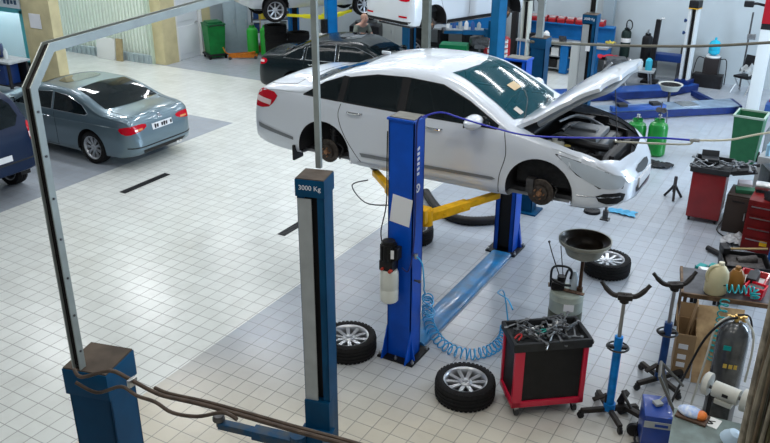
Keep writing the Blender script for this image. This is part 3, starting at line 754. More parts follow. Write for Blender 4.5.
# ------------------------------------------------------------------ grey-blue coupe
GB = mat('grey_blue_car_paint', (.135, .20, .24), .28, .45, coat=.8)
coupe = thing('grey_coupe', 'grey blue two door coupe parked with its tail lights towards the white floor', 'car', (-13.33, 10.62, 0), PI)
D2 = dict(
    top=[(-2.42, .50), (-2.40, .70), (-2.33, .90), (-2.25, .99), (-2.12, 1.02), (-1.80, 1.055), (-1.62, 1.10), (-1.15, 1.28), (-.75, 1.365), (-.2, 1.375), (.15, 1.34), (.6, 1.16), (1.02, .96), (1.2, .92), (1.8, .86), (2.05, .76), (2.14, .60)],
    bot=[(-2.42, .36), (-2.34, .26), (-2.0, .2), (-1, .18), (1.2, .18), (2.14, .24)],
    hw=[(-2.42, .56), (-2.38, .70), (-2.28, .80), (-2.05, .86), (-1.4, .89), (0, .875), (1.4, .88), (1.8, .82), (2.0, .72), (2.14, .45)],
    belt=[(-2.42, .45), (-2.3, .82), (-2.0, .90), (-1.2, .92), (0, .90), (.9, .88), (1.6, .82), (2.14, .55)],
    side_windows=[[(-1.36, .97), (-1.30, .94), (-.42, .93), (-.42, 1.25), (-.8, 1.22), (-1.2, 1.10)], [(-.36, .93), (.74, .92), (.50, 1.06), (.12, 1.21), (-.36, 1.255)]],
    windscreen=[(1.02, 0), (.94, -.5), (.88, -.62), (.5, -.56), (.10, -.5), (.16, 0), (.10, .5), (.5, .56), (.88, .62), (.94, .5)],
    rear_glass=[(-1.76, 0), (-1.72, -.42), (-1.66, -.66), (-1.2, -.62), (-.88, -.58), (-.84, 0), (-.88, .58), (-1.2, .62), (-1.66, .66), (-1.72, .42)],
    wb=2.76, wr=.32, archr=.365, crown=.045, tumble=.36, mirror=(.72, .93), dash=(.78, .9), cabin=-.1, seatz=.5, handles=[(-.22, .80)], handlemat=GB,
    seams=[[(-.42, .92), (-.46, .6), (-.44, .24)], [(.86, .86), (.88, .5), (.84, .24)], [(-.43, .24), (.84, .24)]], ns=9, wide=.02, twin=True, trimmat=CHROME)
c2 = Car(D2); body2 = car_common(coupe, c2, D2, GB, CARGLASS, CARGLASS)
for mir in (False, True):
    V_ = lambda x, y: x * math.sin(R(150)) + y * math.cos(R(150))
    tl = [(V_(-2.10, -.85), .80), (V_(-2.30, -.76), .84), (V_(-2.38, -.40), .84), (V_(-2.40, -.40), .75), (V_(-2.36, -.72), .69), (V_(-2.20, -.82), .68)]
    t = out('tail_light', c2.patch(tl, -150, .006, .04, 1, mir), REDLENS, coupe)
    tw = [(V_(-2.35, -.66), .765), (V_(-2.39, -.50), .77), (V_(-2.39, -.50), .735), (V_(-2.36, -.66), .73)]
    out('reverse_light', c2.patch(tw, -150, .009, .03, 0, mir), mat('amber_lens', (.75, .30, .12), .15, coat=1), t)
    sk = [(-.44, .75), (1.1, .70)]; out('side_crease', c2.line([(-2.1, .80), (-1.2, .80), (0, .76), (1.3, .72)], -90, .006, 0, mir), GB, body2)
out('number_plate', c2.patch([(-.26, .79), (.26, .79), (.26, .68), (-.26, .68)], 180, .008, .06), PLATE, coupe)
h = c2.cast(0, .735, 180)[0]
for i in range(8):
    if i not in (1, 5): out('plate_character', MB().box((h.x - .014, -.22 + i * .058, .735), (.006, .036, .065 + .015 * (i % 2))), mat('plate_ink', (.02, .02, .03), .5), coupe)
out('roof_panel', c2.patch([(-.05, -.42), (-.05, .42), (-.52, .44), (-.52, -.44)], 'top', .006, .06, 1), mat('black_glass_roof', (.01, .012, .014), .06, coat=1), coupe)
out('badge', MB().lathe([(.001, .008), (.035, .008), (.04, 0)], 20, o=(c2.cast(0, .90, 180)[0].x - .004, 0, .90), axis=(-1, 0, .3)), CHROME, coupe)
out('bumper_groove', c2.line([(-.80, .43), (-.5, .42), (0, .42), (.5, .42), (.80, .43)], 180, .012, 0), DARKTRIM, coupe)
out('bumper_diffuser', c2.patch([(-.55, .36), (.55, .36), (.5, .28), (-.5, .28)], 180, .006, .06), DARKTRIM, coupe)
out('exhaust_pipe', MB().cyl((-2.38, -.45, .27), (-2.2, -.45, .28), .035).cyl((-2.38, -.37, .27), (-2.2, -.37, .28), .035), CHROME, coupe)
for pts in ([(-1.7, -.64), (-2.1, -.64), (-2.25, -.58)], [(-1.7, .64), (-2.1, .64), (-2.25, .58)]): out('panel_gap', c2.line(pts, 'top', .004), DARKTRIM, body2)
out('boot_lip', c2.line([(-2.2, -.68), (-2.27, -.3), (-2.28, 0), (-2.27, .3), (-2.2, .68)], 'top', .012), GB, coupe)

# ------------------------------------------------------------------ dark blue hatch cropped at the left edge
NAVY = mat('navy_car_paint', (.0, .010, .042), .35, 0, spec=.25)
suv = thing('navy_hatchback', 'dark navy blue tall hatchback cut off by the left edge of the picture', 'car', (-13.62, 7.56, .16), PI)
D3 = dict(
    top=[(-2.06, .55), (-2.05, .80), (-2.0, 1.0), (-1.93, 1.12), (-1.82, 1.32), (-1.70, 1.52), (-1.5, 1.62), (-1, 1.66), (0, 1.68), (.4, 1.62), (.9, 1.32), (1.2, 1.12), (1.4, 1.06), (1.9, .98), (2.05, .80), (2.1, .6)],
    bot=[(-2.06, .34), (-1.9, .28), (-1, .24), (1.2, .24), (2.1, .28)],
    hw=[(-2.06, .60), (-2.02, .74), (-1.9, .83), (-1.6, .86), (0, .865), (1.5, .85), (1.9, .76), (2.1, .5)],
    belt=[(-2.06, .5), (-1.95, .95), (-1.5, 1.02), (0, 1.0), (1, .98), (1.7, .9), (2.1, .58)],
    side_windows=[[(-1.62, 1.08), (-1.1, 1.06), (-1.1, 1.46), (-1.5, 1.42)], [(-1.04, 1.06), (-.2, 1.05), (-.2, 1.50), (-1.04, 1.47)], [(-.13, 1.05), (.92, 1.05), (.5, 1.38), (.2, 1.5), (-.13, 1.5)]],
    windscreen=[(1.14, 0), (1.05, -.6), (.7, -.58), (.42, -.5), (.45, 0), (.42, .5), (.7, .58), (1.05, .6)],
    rear_glass=[(-1.96, 0), (-1.94, -.5), (-1.86, -.62), (-1.76, -.58), (-1.70, -.5), (-1.71, 0), (-1.70, .5), (-1.76, .58), (-1.86, .62), (-1.94, .5)],
    ride=.16, wb=2.5, wr=.325, archr=.375, crown=.04, tumble=.30, mirror=(.85, 1.08), dash=(.9, 1.02), cabin=-.1, seatz=.6, handles=[(-.95, .9), (.0, .9)], handlemat=NAVY,
    seams=[[(-.17, 1.03), (-.17, .3)], [(-1.07, 1.03), (-1.1, .8), (-.9, .3)], [(1.0, 1.0), (.95, .3)]])
c3 = Car(D3); body3 = car_common(suv, c3, D3, NAVY, CARGLASS, CARGLASS)
for mir in (False, True):
    V_ = lambda x, y: x * math.sin(R(150)) + y * math.cos(R(150))
    tl = [(V_(-1.86, -.82), 1.12), (V_(-2.0, -.72), 1.10), (V_(-2.04, -.66), .82), (V_(-1.98, -.78), .80), (V_(-1.86, -.84), .88)]
    t = out('tail_light', c3.patch(tl, -150, .006, .04, 1, mir), REDLENS, suv)
    out('tail_light_band', c3.patch([(V_(-1.98, -.76), .95), (V_(-2.03, -.69), .95), (V_(-2.04, -.68), .86), (V_(-2.0, -.76), .86)], -150, .009, .03, 0, mir), mat('pink_lens', (0, 0, 0)), t)
out('bumper_groove', c3.line([(-.76, .52), (0, .52), (.76, .52)], 180, .014, 0), DARKTRIM, suv)
out('number_plate', c3.patch([(-.26, .66), (.26, .66), (.26, .56), (-.26, .56)], 180, .008, .06), PLATE, suv)
out('mud_flap', MB().box((-1.62, -.75, .2), (.03, .2, .22), bev=.01), BLACK, suv)
out('tow_hook', MB().box((-2.0, .62, .3), (.1, .12, .08), bev=.02), DSTEEL, suv)

# ------------------------------------------------------------------ black saloon behind
BK = mat('black_green_car_paint', (.003, .008, .010), .22, 0, spec=.5)
blk = thing('black_sedan', 'black saloon parked behind the silver one, its boot next to the open white floor', 'car', (-10.25, 16.72, 0), R(13))
D4 = dict(SEDAN); D4['trimmat'] = CHROME; D4['seatz'] = .5
c4 = Car(D4); body4 = car_common(blk, c4, D4, BK, CARGLASS, CARGLASS)
for mir in (False, True):
    V_ = lambda x, y: x * math.sin(R(130)) + y * math.cos(R(130))
    tl = [(V_(-2.1, -.83), .93), (V_(-2.30, -.76), .95), (V_(-2.38, -.70), .78), (V_(-2.18, -.82), .80)]
    t = out('tail_light', c4.patch(tl, -130, .006, .04, 1, mir), REDLENS, blk)
    out('tail_light_band', c4.patch([(V_(-2.2, -.8), .90), (V_(-2.34, -.74), .90), (V_(-2.36, -.73), .84), (V_(-2.2, -.81), .85)], -130, .009, .03, 0, mir), mat('pink_lens', (0, 0, 0)), t)
    out('headlight', c4.patch([(1.75, .74), (2.1, .66), (2.12, .56), (1.85, .62)], -90, .006, .05, 1, mir), WHITELENS, blk)
out('sunroof', c4.patch([(.1, -.40), (.1, .40), (-.45, .42), (-.45, -.42)], 'top', .006, .06, 1), mat('black_glass_roof', (0, 0, 0)), blk)
out('grille', c4.patch([(-.40, .66), (.40, .66), (.34, .5), (-.34, .5)], 0, .006, .05, 1), DARKTRIM, blk)

# ------------------------------------------------------------------ raised cars at the back
WHT = mat('white_car_paint', (.66, .70, .74), .25, .1, coat=1)
def bearing(deg): return R(90 - deg)          # heading measured from +y towards +x
lraise = thing('silver_hatchback', 'silver white car raised on the back left lift above the stacked tyres', 'car', (-13.39, 19.16, 1.46), bearing(35))
D5 = dict(D3); D5['wb'] = 2.62; D5['handlemat'] = WHT; D5['ride'] = .1; D5['ns'] = 8
SILV2 = mat('pale_silver_car_paint', (.50, .54, .57), .28, .3, coat=1)
c5 = Car(D5); body5 = car_common(lraise, c5, D5, SILV2, CARGLASS, CARGLASS)
out('underbody', MB().box((0, 0, .25), (3.6, 1.1, .08)).box((.2, 0, .2), (2.2, .15, .12), bev=.04), DSTEEL, lraise)
for mir in (False, True):
    out('tail_light', c5.patch([(-2.0, 1.05), (-1.85, 1.05), (-1.85, .85), (-2.0, .85)], -90, .006, .05, 1, mir), REDLENS, lraise)
rraise = thing('white_suv', 'white tall car raised on the back centre lift with its rear wheels off', 'car', (-8.68, 18.37, 1.6), bearing(19.5))
D6 = dict(D3); D6['wb'] = 2.65; D6['archr'] = .41; D6['handlemat'] = WHT
c6 = Car(D6); body6 = car_common(rraise, c6, D6, WHT, CARGLASS, CARGLASS, wheels=False)
for sx in (-1, 1):
    for sy in (-1, 1): hub(rraise, sx * 1.325, sy, .28, .72, sx < 0)
out('underbody', MB().box((0, 0, .25), (3.6, 1.1, .08)).box((.2, 0, .2), (2.2, .15, .12), bev=.04), DSTEEL, rraise)
for mir in (False, True):
    out('sill_trim', c6.patch([(-.90, .36), (.90, .36), (.90, .25), (-.90, .25)], -90, .01, .06, 0, mir), DARKTRIM, rraise)
    out('tail_light', c6.patch([(.42, .92), (.74, .92), (.74, .84), (.42, .84)] if not mir else [(.42, .92), (.74, .92), (.74, .84), (.42, .84)], 180, .008, .05, 1, mir), REDLENS, rraise)
    out('bumper_reflector', c6.patch([(.45, .52), (.7, .52), (.7, .48), (.45, .48)], 180, .008, .05, 0, mir), REDLENS, rraise)
out('bumper_skirt', c6.patch([(-.78, .40), (.78, .40), (.70, .34), (-.70, .34)], 180, .008, .06), DARKTRIM, rraise)
# ------------------------------------------------------------------ royal blue two-post lift holding the silver saloon
def chan_post(mb, w, d, h, t=.012, z0=0.02):
    """C channel, open towards +y"""
    mb.box((0, -d / 2 + t / 2, z0 + (h - z0) / 2), (w, t, h - z0)); 
    for s in (-1, 1):
        mb.box((s * (w / 2 - t / 2), 0, z0 + (h - z0) / 2), (t, d, h - z0)); mb.box((s * (w / 2 - .03), d / 2 - t / 2, z0 + (h - z0) / 2), (.06, t, h - z0))
    return mb
SLOT = mat('slot_black', (.012, .012, .013), .6)  # near black fill for column slots, vents and the pan inside
def lift_arm(root, p0, p1, m, z0=None, name='lift_arm', pad=True):
    p0, p1 = V(p0), V(p1); d = p1 - p0; L_ = d.length; rz = math.atan2(d.y, d.x); pm = (p0 + p1) / 2
    tz = math.atan2(d.z, math.hypot(d.x, d.y))
    mb = MB().box(tuple(p0 + d * .28), (L_ * .56, .12, .10), rz=rz, ry=-tz, bev=.012).box(tuple(p0 + d * .72), (L_ * .56, .085, .07), rz=rz, ry=-tz, bev=.01)
    mb.cyl(p0 - V((0, 0, .09)), p0 + V((0, 0, .09)), .075, n=18)
    for k in (.2, .45): 
        q = p0 + d * k + V((math.sin(rz), -math.cos(rz), 0)) * .065; mb.cyl(q, q + V((math.sin(rz), -math.cos(rz), 0)) * .012, .014, n=8)
    a = out(name, mb, m, root)
    if pad:
        out('lift_pad', MB().cyl(p1 + V((0, 0, -.02)), p1 + V((0, 0, .05)), .03).cyl(p1 + V((0, 0, .05)), p1 + V((0, 0, .08)), .06).cyl(p1 + V((0, 0, .08)), p1 + V((0, 0, .105)), .055, .05), DSTEEL, a)
    return a
def royal_column(loc, rz, label, near):
    t = thing('lift_column', label, 'car lift', loc, rz, None)
    mb = chan_post(MB(), .30, .24, 2.83)
    mb.prism([(-.205, .02), (-.148, .02), (-.148, .34)], -.12, -.10).prism([(.205, .02), (.148, .02), (.148, .34)], -.12, -.10)
    mb.prism([(-.26, .02), (-.12, .02), (-.12, .4)], .145, .157, 'yz').prism([(-.26, .02), (-.12, .02), (-.12, .4)], -.157, -.145, 'yz')
    out('column', mb, ROYAL, t)
    out('base_plate', MB().box((0, .0, .012), (.46, .44, .024), bev=.004), mat('base_black', (.02, .021, .025), .5, .4, var=.4), t)
    mb = MB()
    for x, y in ((-.21, -.18), (.21, -.18), (-.21, .17), (.21, .17), (0, -.19)): mb.cyl((x, y, .02), (x, y, .05), .018, n=6).cyl((x, y, .05), (x, y, .075), .009, n=8)
    out('anchor_bolt', mb, STEEL, t)
    out('top_cap', MB().box((0, 0, 2.84), (.33, .27, .025), bev=.006), ROYAL, t)
    out('dust_cover', MB().box((0, 0, 2.856), (.29, .22, .012)), mat('dusty_grey', (.22, .22, .20), .8, var=.3), t)
    out('rail_slot', MB().box((0, .02, 1.42), (.2, .14, 2.7)), SLOT, t)
    cg = out('carriage', MB().box((0, .08, 1.80), (.24, .16, .62), bev=.01).box((0, .21, 1.70), (.34, .16, .16), bev=.012), YELLOW, t)
    return t
r1 = royal_column((-3.73, 6.99, 0), 0, 'near royal blue lift column with white notice and hydraulic pump, in front of the silver saloon', True)
r2 = royal_column((-3.76, 10.22, 0), PI, 'far royal blue lift column behind the silver saloon, dark slot facing us', False)
lift_arm(r1, (-.10, .26, 1.70), (-.98, 1.02, 1.735), YELLOW); lift_arm(r1, (.12, .26, 1.66), (.62, 1.10, 1.735), YELLOW)
lift_arm(r2, (.10, .26, 1.70), (.98, .88, 1.735), YELLOW); lift_arm(r2, (-.12, .26, 1.70), (-.66, .96, 1.735), YELLOW)
out('arm_guard', MB().tube([(-1.02, .92, 1.66), (-1.15, .75, 1.62), (-.75, .4, 1.60), (-.45, .42, 1.62)], .008, 6, 5), DSTEEL, r1)
nt_ = out('paper_notice', MB().box((0, 0, 0), (.24, .003, .32)), PAPER, r1); nt_.location = (.01, -.123, 1.85); nt_.rotation_euler = (0, R(7), 0)
# white writing on the side of the column
LW = mat('white_lettering', (.8, .84, .88), .5)
mb = MB()
out('emblem', MB().lathe([(.045, 0), (.05, .002), (.03, .002), (.03, 0)], 20, o=(.151, -.02, 2.10), axis=(1, 0, 0), closed=True).box((.152, -.02, 2.10), (.003, .012, .08), rx=R(35)), LW, r1)
mb = MB()
for i in range(6): mb.box((.152, -.02, 2.26 + i * .055), (.003, .05, .03), rx=R(15 * (i % 2)))
out('lettering', mb, LW, r1)
# hydraulic power unit
MOT = mat('motor_black', (.018, .018, .02), .4, .2, var=.4, scale=20)
mb = MB().cyl((-.07, -.24, 1.30), (-.07, -.24, 1.50), .085, n=24).cyl((-.07, -.24, 1.50), (-.07, -.24, 1.53), .07, n=24).box((-.07, -.24, 1.25), (.16, .15, .12), bev=.015).box((.03, -.23, 1.40), (.06, .1, .14), bev=.01)
for i in range(16):
    a = 2 * PI * i / 16; mb.box((-.07 + math.cos(a) * .088, -.24 + math.sin(a) * .088, 1.40), (.014, .005, .17), rz=a)
pu = out('pump_motor', mb, MOT, r1)
out('rating_plate', MB().box((.015, -.315, 1.41), (.035, .004, .10), rz=R(20)), WHITEP, pu)
res = out('fluid_reservoir', MB().lathe([(.001, .80), (.085, .80), (.10, .815), (.102, .95), (.098, .96), (.102, .97), (.102, 1.15), (.085, 1.19), (.001, 1.195)], 22, o=(-.06, -.24, 0)), mat('milky_white_tank', (.70, .72, .66), .4, var=.08), pu)
out('valve_knob', MB().cyl((.0, -.31, 1.215), (.0, -.35, 1.215), .02).cyl((-.1, -.31, 1.22), (-.1, -.345, 1.22), .015), mat('red_knob', (.45, .05, .03), .4), pu)
out('power_cable', MB().tube([(-.13, -.26, 1.45), (-.19, -.2, 1.6), (-.165, -.13, 1.9), (-.16, -.13, 2.4), (-.16, -.12, 2.7)], .007, 6, 5), BLACK, r1)
out('column_hose', MB().tube([(.1, -.25, 1.25), (.16, -.2, 1.22), (.165, -.1, 1.6), (.165, -.1, 2.5), (.17, -.1, 2.83), (.2, -.06, 2.9)], .009, 6, 5), mat('dark_blue_hose', (.02, .03, .16), .4), r1)
out('air_valve', MB().cyl((.15, -.09, 1.35), (.21, -.12, 1.35), .016).cyl((.2, -.12, 1.33), (.2, -.12, 1.39), .02), STEEL, r1)
out('release_lever', MB().cyl((.15, -.05, 1.02), (.2, -.05, 1.02), .012).ball((.21, -.05, 1.02), .02), DSTEEL, r1)
# cross beam on the floor
cb = tag(out('crossbeam', MB().prism([(-.15, .0), (-.15, .035), (-.12, .055), (.12, .055), (.15, .035), (.15, 0)], 7.22, 10.0), SKYB.copy() if 0 else mat('worn_sky_blue', (.015, .23, .55), .35, 0, coat=.3, dirt=(.05, .14, .26), scale=4)), 'worn sky blue floor plate joining the two royal blue lift columns', 'floor plate'); cb.location = (-3.73, 0, 0)

# ------------------------------------------------------------------ petrol blue 3000 kg lifts
def teal_post(name, loc, rz, label, text, h=2.85, w=.235, strip=True, carr=.45, group=None):
    t = thing(name, label, 'car lift', loc, rz, group)
    mb = chan_post(MB(), w, w * .96, h - .02)
    out('column', mb, TEAL, t)
    out('base_plate', MB().box((0, 0, .012), (w * 1.8, w * 1.6, .024)), TEAL, t)
    cap = out('top_cap', MB().box((0, 0, h - .075), (w + .02, w + .02, .15), bev=.004), TEAL, t)
    out('dust_cover', MB().box((0, 0, h + .004), (w + .01, w + .01, .008)), mat('dusty_brown', (.09, .07, .055), .7, var=.4), cap)
    out('rail_slot', MB().box((.0, .0, h / 2 + .1), (w * .6, w * .5, h - .3)), SLOT, t)
    if strip: out('slot_cover', MB().box((w * .22, w * .49, h / 2 + .22), (w * .50, .012, h - .78)), GREYP, t)
    cg = out('carriage', MB().box((0, w * .30, carr - .02), (w * 1.02, w * .6, .5), bev=.008).box((0, w * .62, carr - .15), (w * 1.3, .14, .14), bev=.01), TEAL, t)
    if text: letters(text, .058, mat('white_lettering', (0, 0, 0)), cap, (0, w / 2 + .012, h - .07), (R(90), 0, PI), 'lettering', .001)
    return t
A1 = R(14.6)
mp = teal_post('lift_post', (-3.575, 5.09, 0), A1 + PI, 'petrol blue lift post lettered 3000 Kg in the middle foreground', '3000 Kg')
lp = teal_post('lift_post', (-3.00, 2.29, 0), A1, 'petrol blue lift post with brown top at the lower left corner', '', strip=False)
def torot(x, y, loc, rz):
    dx, dy = x - loc[0], y - loc[1]; return (dx * math.cos(-rz) - dy * math.sin(-rz), dx * math.sin(-rz) + dy * math.cos(-rz))
ARM = mat('dusty_petrol_blue', (.0, .05, .13), .5, 0, dirt=(.05, .07, .09), scale=9)
lm = (-3.575, 5.09); a, b_ = torot(-4.45, 4.62, lm, A1 + PI)
lift_arm(mp, (.16, .24, .26), (a, b_, .30), ARM)
a, b_ = torot(-2.9, 4.2, lm, A1 + PI); lift_arm(mp, (-.16, .24, .26), (a, b_, .30), ARM)
ll = (-3.0, 2.29); a, b_ = torot(-2.5, 3.3, ll, A1); lift_arm(lp, (.16, .24, .26), (a, b_, .30), ARM)
# portal channel over both posts (hose bridge)
PT = mat('galvanised_channel', (.34, .38, .37), .4, .35, var=.2, scale=6)
def channel(path, w, d, inner, side):
    """C section along a path in a vertical plane; inner = plane normal; open away from the portal"""
    mb = MB(); nrm = V(inner).normalized(); pts = [V(p) for p in path]; L_ = len(pts)
    def miter(k):
        a = (pts[k] - pts[k - 1]).normalized() if k else (pts[1] - pts[0]).normalized()
        b = (pts[k + 1] - pts[k]).normalized() if k < L_ - 1 else a
        t = (a + b).normalized(); o_ = t.cross(nrm).normalized() * side; return o_ / max(o_.dot(a.cross(nrm).normalized() * side), .3)
    t_ = .006
    # profile: (along nrm, along outward)
    prof = [(-w / 2, d / 2), (-w / 2, -d / 2), (w / 2, -d / 2), (w / 2, d / 2), (w / 2 - t_, d / 2), (w / 2 - t_, -d / 2 + t_), (-w / 2 + t_, -d / 2 + t_), (-w / 2 + t_, d / 2)]
    vs = []
    for k in range(L_):
        o_ = miter(k)
        for a, b in prof: vs.append(pts[k] + nrm * a + o_ * b)
    n = len(prof); fs = [(k * n + i, k * n + (i + 1) % n, (k + 1) * n + (i + 1) % n, (k + 1) * n + i) for k in range(L_ - 1) for i in range(n)]
    fs += [tuple(range(n)), tuple((L_ - 1) * n + i for i in range(n))]
    return mb.add(vs, fs)
def portal(P0, P1, h0, h1, zt, w, d, label, ch=.15, side=-1):
    a, b = V((*P0, h0)), V((*P1, h1)); d_ = V((P1[0] - P0[0], P1[1] - P0[1], 0)).normalized(); nrm = V((d_.y, -d_.x, 0))
    pth = [a, V((*P0, zt - ch)), V((*P0, zt)) + d_ * ch, V((*P1, zt)) - d_ * ch, V((*P1, zt - ch)), b]
    o = out('hose_bridge', channel(pth, w, d, nrm, side), PT, None, 20); tag(o, label, 'channel')
    mb = MB()
    up = V((0, 0, 1))
    pp = [p for p in pth]
    q = [pp[0] + up * .02, pp[1], pp[2], pp[3], pp[4], pp[5] + up * .02]
    k_ = w * .27; mb.tube(q, k_, 8); mb.tube([p + nrm * k_ for p in q], k_ * .7, 8); mb.tube([p - nrm * k_ for p in q], k_ * .7, 8)
    out('hydraulic_hose', mb, mat('channel_hose_black', (.008, .006, .006), .7), o)  # near black hoses stand in for the dark inside of the channel
    mb = MB()
    for k in range(7):
        p = a + (pth[1] - a) * (k + .5) / 7; out('bolt', MB().cyl(p + nrm * (w / 2), p + nrm * (w / 2 + .005), .006, n=8), DSTEEL, o)
    return o
portal((-3.01, 2.18), (-3.63, 5.24), 2.86, 2.86, 4.44, .047, .042, 'galvanised channel bridge rising from the lower left lift post to the middle lift post')
# hose bundle running off the lower left post
BH = mat('brown_bundle_hose', (.085, .06, .045), .5, var=.4, scale=20)
hb1 = [(-2.97, 2.12, 2.90), (-2.895, 2.10, 2.89), (-2.72, 2.13, 2.97), (-2.61, 2.15, 2.945), (-2.486, 2.15, 2.93), (-2.391, 2.15, 2.93), (-2.175, 2.15, 2.967), (-1.945, 2.15, 2.995), (-1.626, 2.15, 3.03), (-1.429, 2.15, 3.055), (-.9, 2.15, 3.12), (-.2, 2.2, 3.25)]
mb = MB().tube(hb1, .010, 8, 4)
mb.tube([(a, b + .03, c_ - .005) for a, b, c_ in hb1[4:]], .009, 8, 4)
t = tag(out('hydraulic_hose', mb, BH), 'pair of brown hydraulic hoses running from the lower left post along the bottom edge', 'hose')
hb2 = [(-2.95, 2.10, 2.84), (-2.84, 2.13, 2.80), (-2.66, 2.13, 2.90), (-2.556, 2.13, 2.885), (-2.439, 2.13, 2.893), (-2.336, 2.13, 2.872), (-2.18, 2.13, 2.91), (-2.026, 2.13, 2.99), (-1.945, 2.13, 2.985)]
tag(out('hydraulic_hose', MB().tube(hb2, .009, 8, 5), BH), 'brown hose dipping in a loose loop beside the lower left post', 'hose')
tag(out('hose_clip', MB().box((-2.60, 2.15, 2.935), (.02, .05, .04), bev=.006), STEEL), 'small metal clip holding the brown hoses together near the lower left post', 'clip')
# back pair P1, P2
p1 = teal_post('lift_post', (-4.005, 11.77, 0), 0, 'petrol blue lift post behind the silver saloon windscreen with grey pole on top', '', strip=False)
p2 = teal_post('lift_post', (-3.96, 14.27, 0), PI, 'petrol blue lettered lift post behind the raised bonnet with pale cover beside it', '3000 Kg')
out('cover_panel', MB().box((.19, .06, 1.3), (.2, .05, 2.1), bev=.01), mat('pale_grey_panel', (.52, .56, .56), .5), p2)
out('control_box', MB().box((.14, -.02, 1.15), (.05, .12, .18), bev=.01), BLACK, p1); out('warning_label', MB().box((.168, -.02, 1.2), (.004, .06, .08)), PAPER, p1)
out('warning_label', MB().box((-.02, .12, 2.28), (.08, .004, .12)), PAPER, p2)
portal((-4.005, 11.70), (-3.97, 14.37), 2.86, 2.86, 4.42, .10, .07, 'pale grey channel bridge above the back pair of petrol blue posts', side=1)
t = tag(out('air_hose', MB().tube([(-4.1, 11.6, 2.80), (-3.6, 12.5, 2.66), (-2.9, 13.0, 2.62), (-1.9, 13.0, 2.72), (-.95, 13.0, 2.87), (.3, 13.0, 3.1)], .022, 8, 8), mat('dull_brown_hose', (.13, .12, .09), .6)), 'dull brown hose strung across the back bays from a petrol blue post', 'hose')
# blue air hose across the silver car
t = tag(out('air_hose', MB().tube([(-3.54, 6.95, 2.88), (-3.36, 7, 2.945), (-3.14, 7, 2.92), (-2.82, 7, 2.88), (-2.41, 7, 2.855), (-1.75, 7, 2.94), (-1.27, 7, 3.02), (-.93, 7, 3.05)], .009, 8, 6), mat('violet_blue_hose', (.03, .04, .45), .35)), 'violet blue air hose strung in front of the silver saloon', 'hose')
t = tag(out('air_hose', MB().tube([(-1.62, 7.03, 2.92), (-1.30, 7.05, 2.95), (-1.0, 7.02, 3.0), (-.93, 7.0, 3.05), (-.67, 7, 3.10), (-.38, 7, 3.21), (.5, 7, 3.5)], .009, 8, 6), mat('beige_hose', (.55, .55, .45), .5)), 'beige air hose joining the blue one and rising to the right edge', 'hose')
tag(out('hose_coupling', MB().cyl((-.98, 7.0, 3.047), (-.90, 7.0, 3.055), .015), STEEL), 'steel coupling between the blue and the beige air hose', 'coupling')

# back lifts with their columns, arms
def bay_lift(C, hd, z, col, label, group, m):
    h = V((math.sin(hd), math.cos(hd), 0)); r = V((math.cos(hd), -math.sin(hd), 0)); o = []
    for s in (1, -1):
        p = V((*C, 0)) + r * (1.55 * s)
        t = thing('lift_column', label[0] if s == 1 else label[1], 'car lift', p, math.atan2((-r * s).y, (-r * s).x) - PI / 2)
        out('column', chan_post(MB(), .28, .24, 4.0), m, t); out('base_plate', MB().box((0, 0, .012), (.45, .4, .024)), m, t)
        out('rail_slot', MB().box((0, .02, 2.0), (.18, .13, 3.9)), SLOT, t)
        out('carriage', MB().box((0, .13, z + .12), (.26, .14, .4), bev=.01), col, t)
        for sx in (-1, 1): lift_arm(t, (sx * .10, .26, z + .03), (sx * .95, .85, z + .06), col)
        o.append(t)
    return o
o = bay_lift((-13.39, 19.16), R(35), 1.46, mat('lemon_paint', (.75, .70, .03), .4), ('blue lift column with yellow arms rising in front of the back left raised car', 'blue lift column beside the stacked tyres under the back left raised car'), None, mat('back_lift_blue', (.0, .21, .62), .4, var=.2, scale=3))
out('motor_unit', MB().cyl((-.24, -.1, 1.25), (-.24, -.1, 1.5), .09).box((-.24, -.1, 1.2), (.15, .15, .1), bev=.01), MOT, o[0])
out('white_reservoir', MB().box((-.26, -.1, .92), (.22, .18, .42), bev=.03), WHITEP, o[0])
bay_lift((-8.60, 18.37), R(19.5), 1.6, TEAL, ('petrol blue column holding the back centre white car, left of the red tool chest', 'petrol blue column half hidden under the rear of the back centre white car'), None, mat('back_lift_petrol', (.008, .13, .30), .4, var=.2, scale=3))
# ------------------------------------------------------------------ loose wheels
def floor_wheel(x, y, z, rot, label, k=1.0, **kw):
    t = thing('car_wheel', label, 'wheel', (x, y, z), 0)
    w = wheel_parts(t, .325 * k, .22, .225 * k, 10, .036, False, (0, 0, .11), rot); return t
floor_wheel(-4.31, 6.72, 0, (0, 0, .3), 'loose wheel lying flat half behind the middle lift post')
floor_wheel(-2.77, 6.60, 0, (0, 0, 1.1), 'loose wheel lying flat in front of the red and black tool trolley')
floor_wheel(-2.26, 10.25, 0, (0, 0, .6), 'loose wheel lying flat behind the waste oil drainer')
t = floor_wheel(-5.12, 9.82, 0, (0, PI, .4), 'dark wheel lying face down on the tiles behind the near royal blue column')

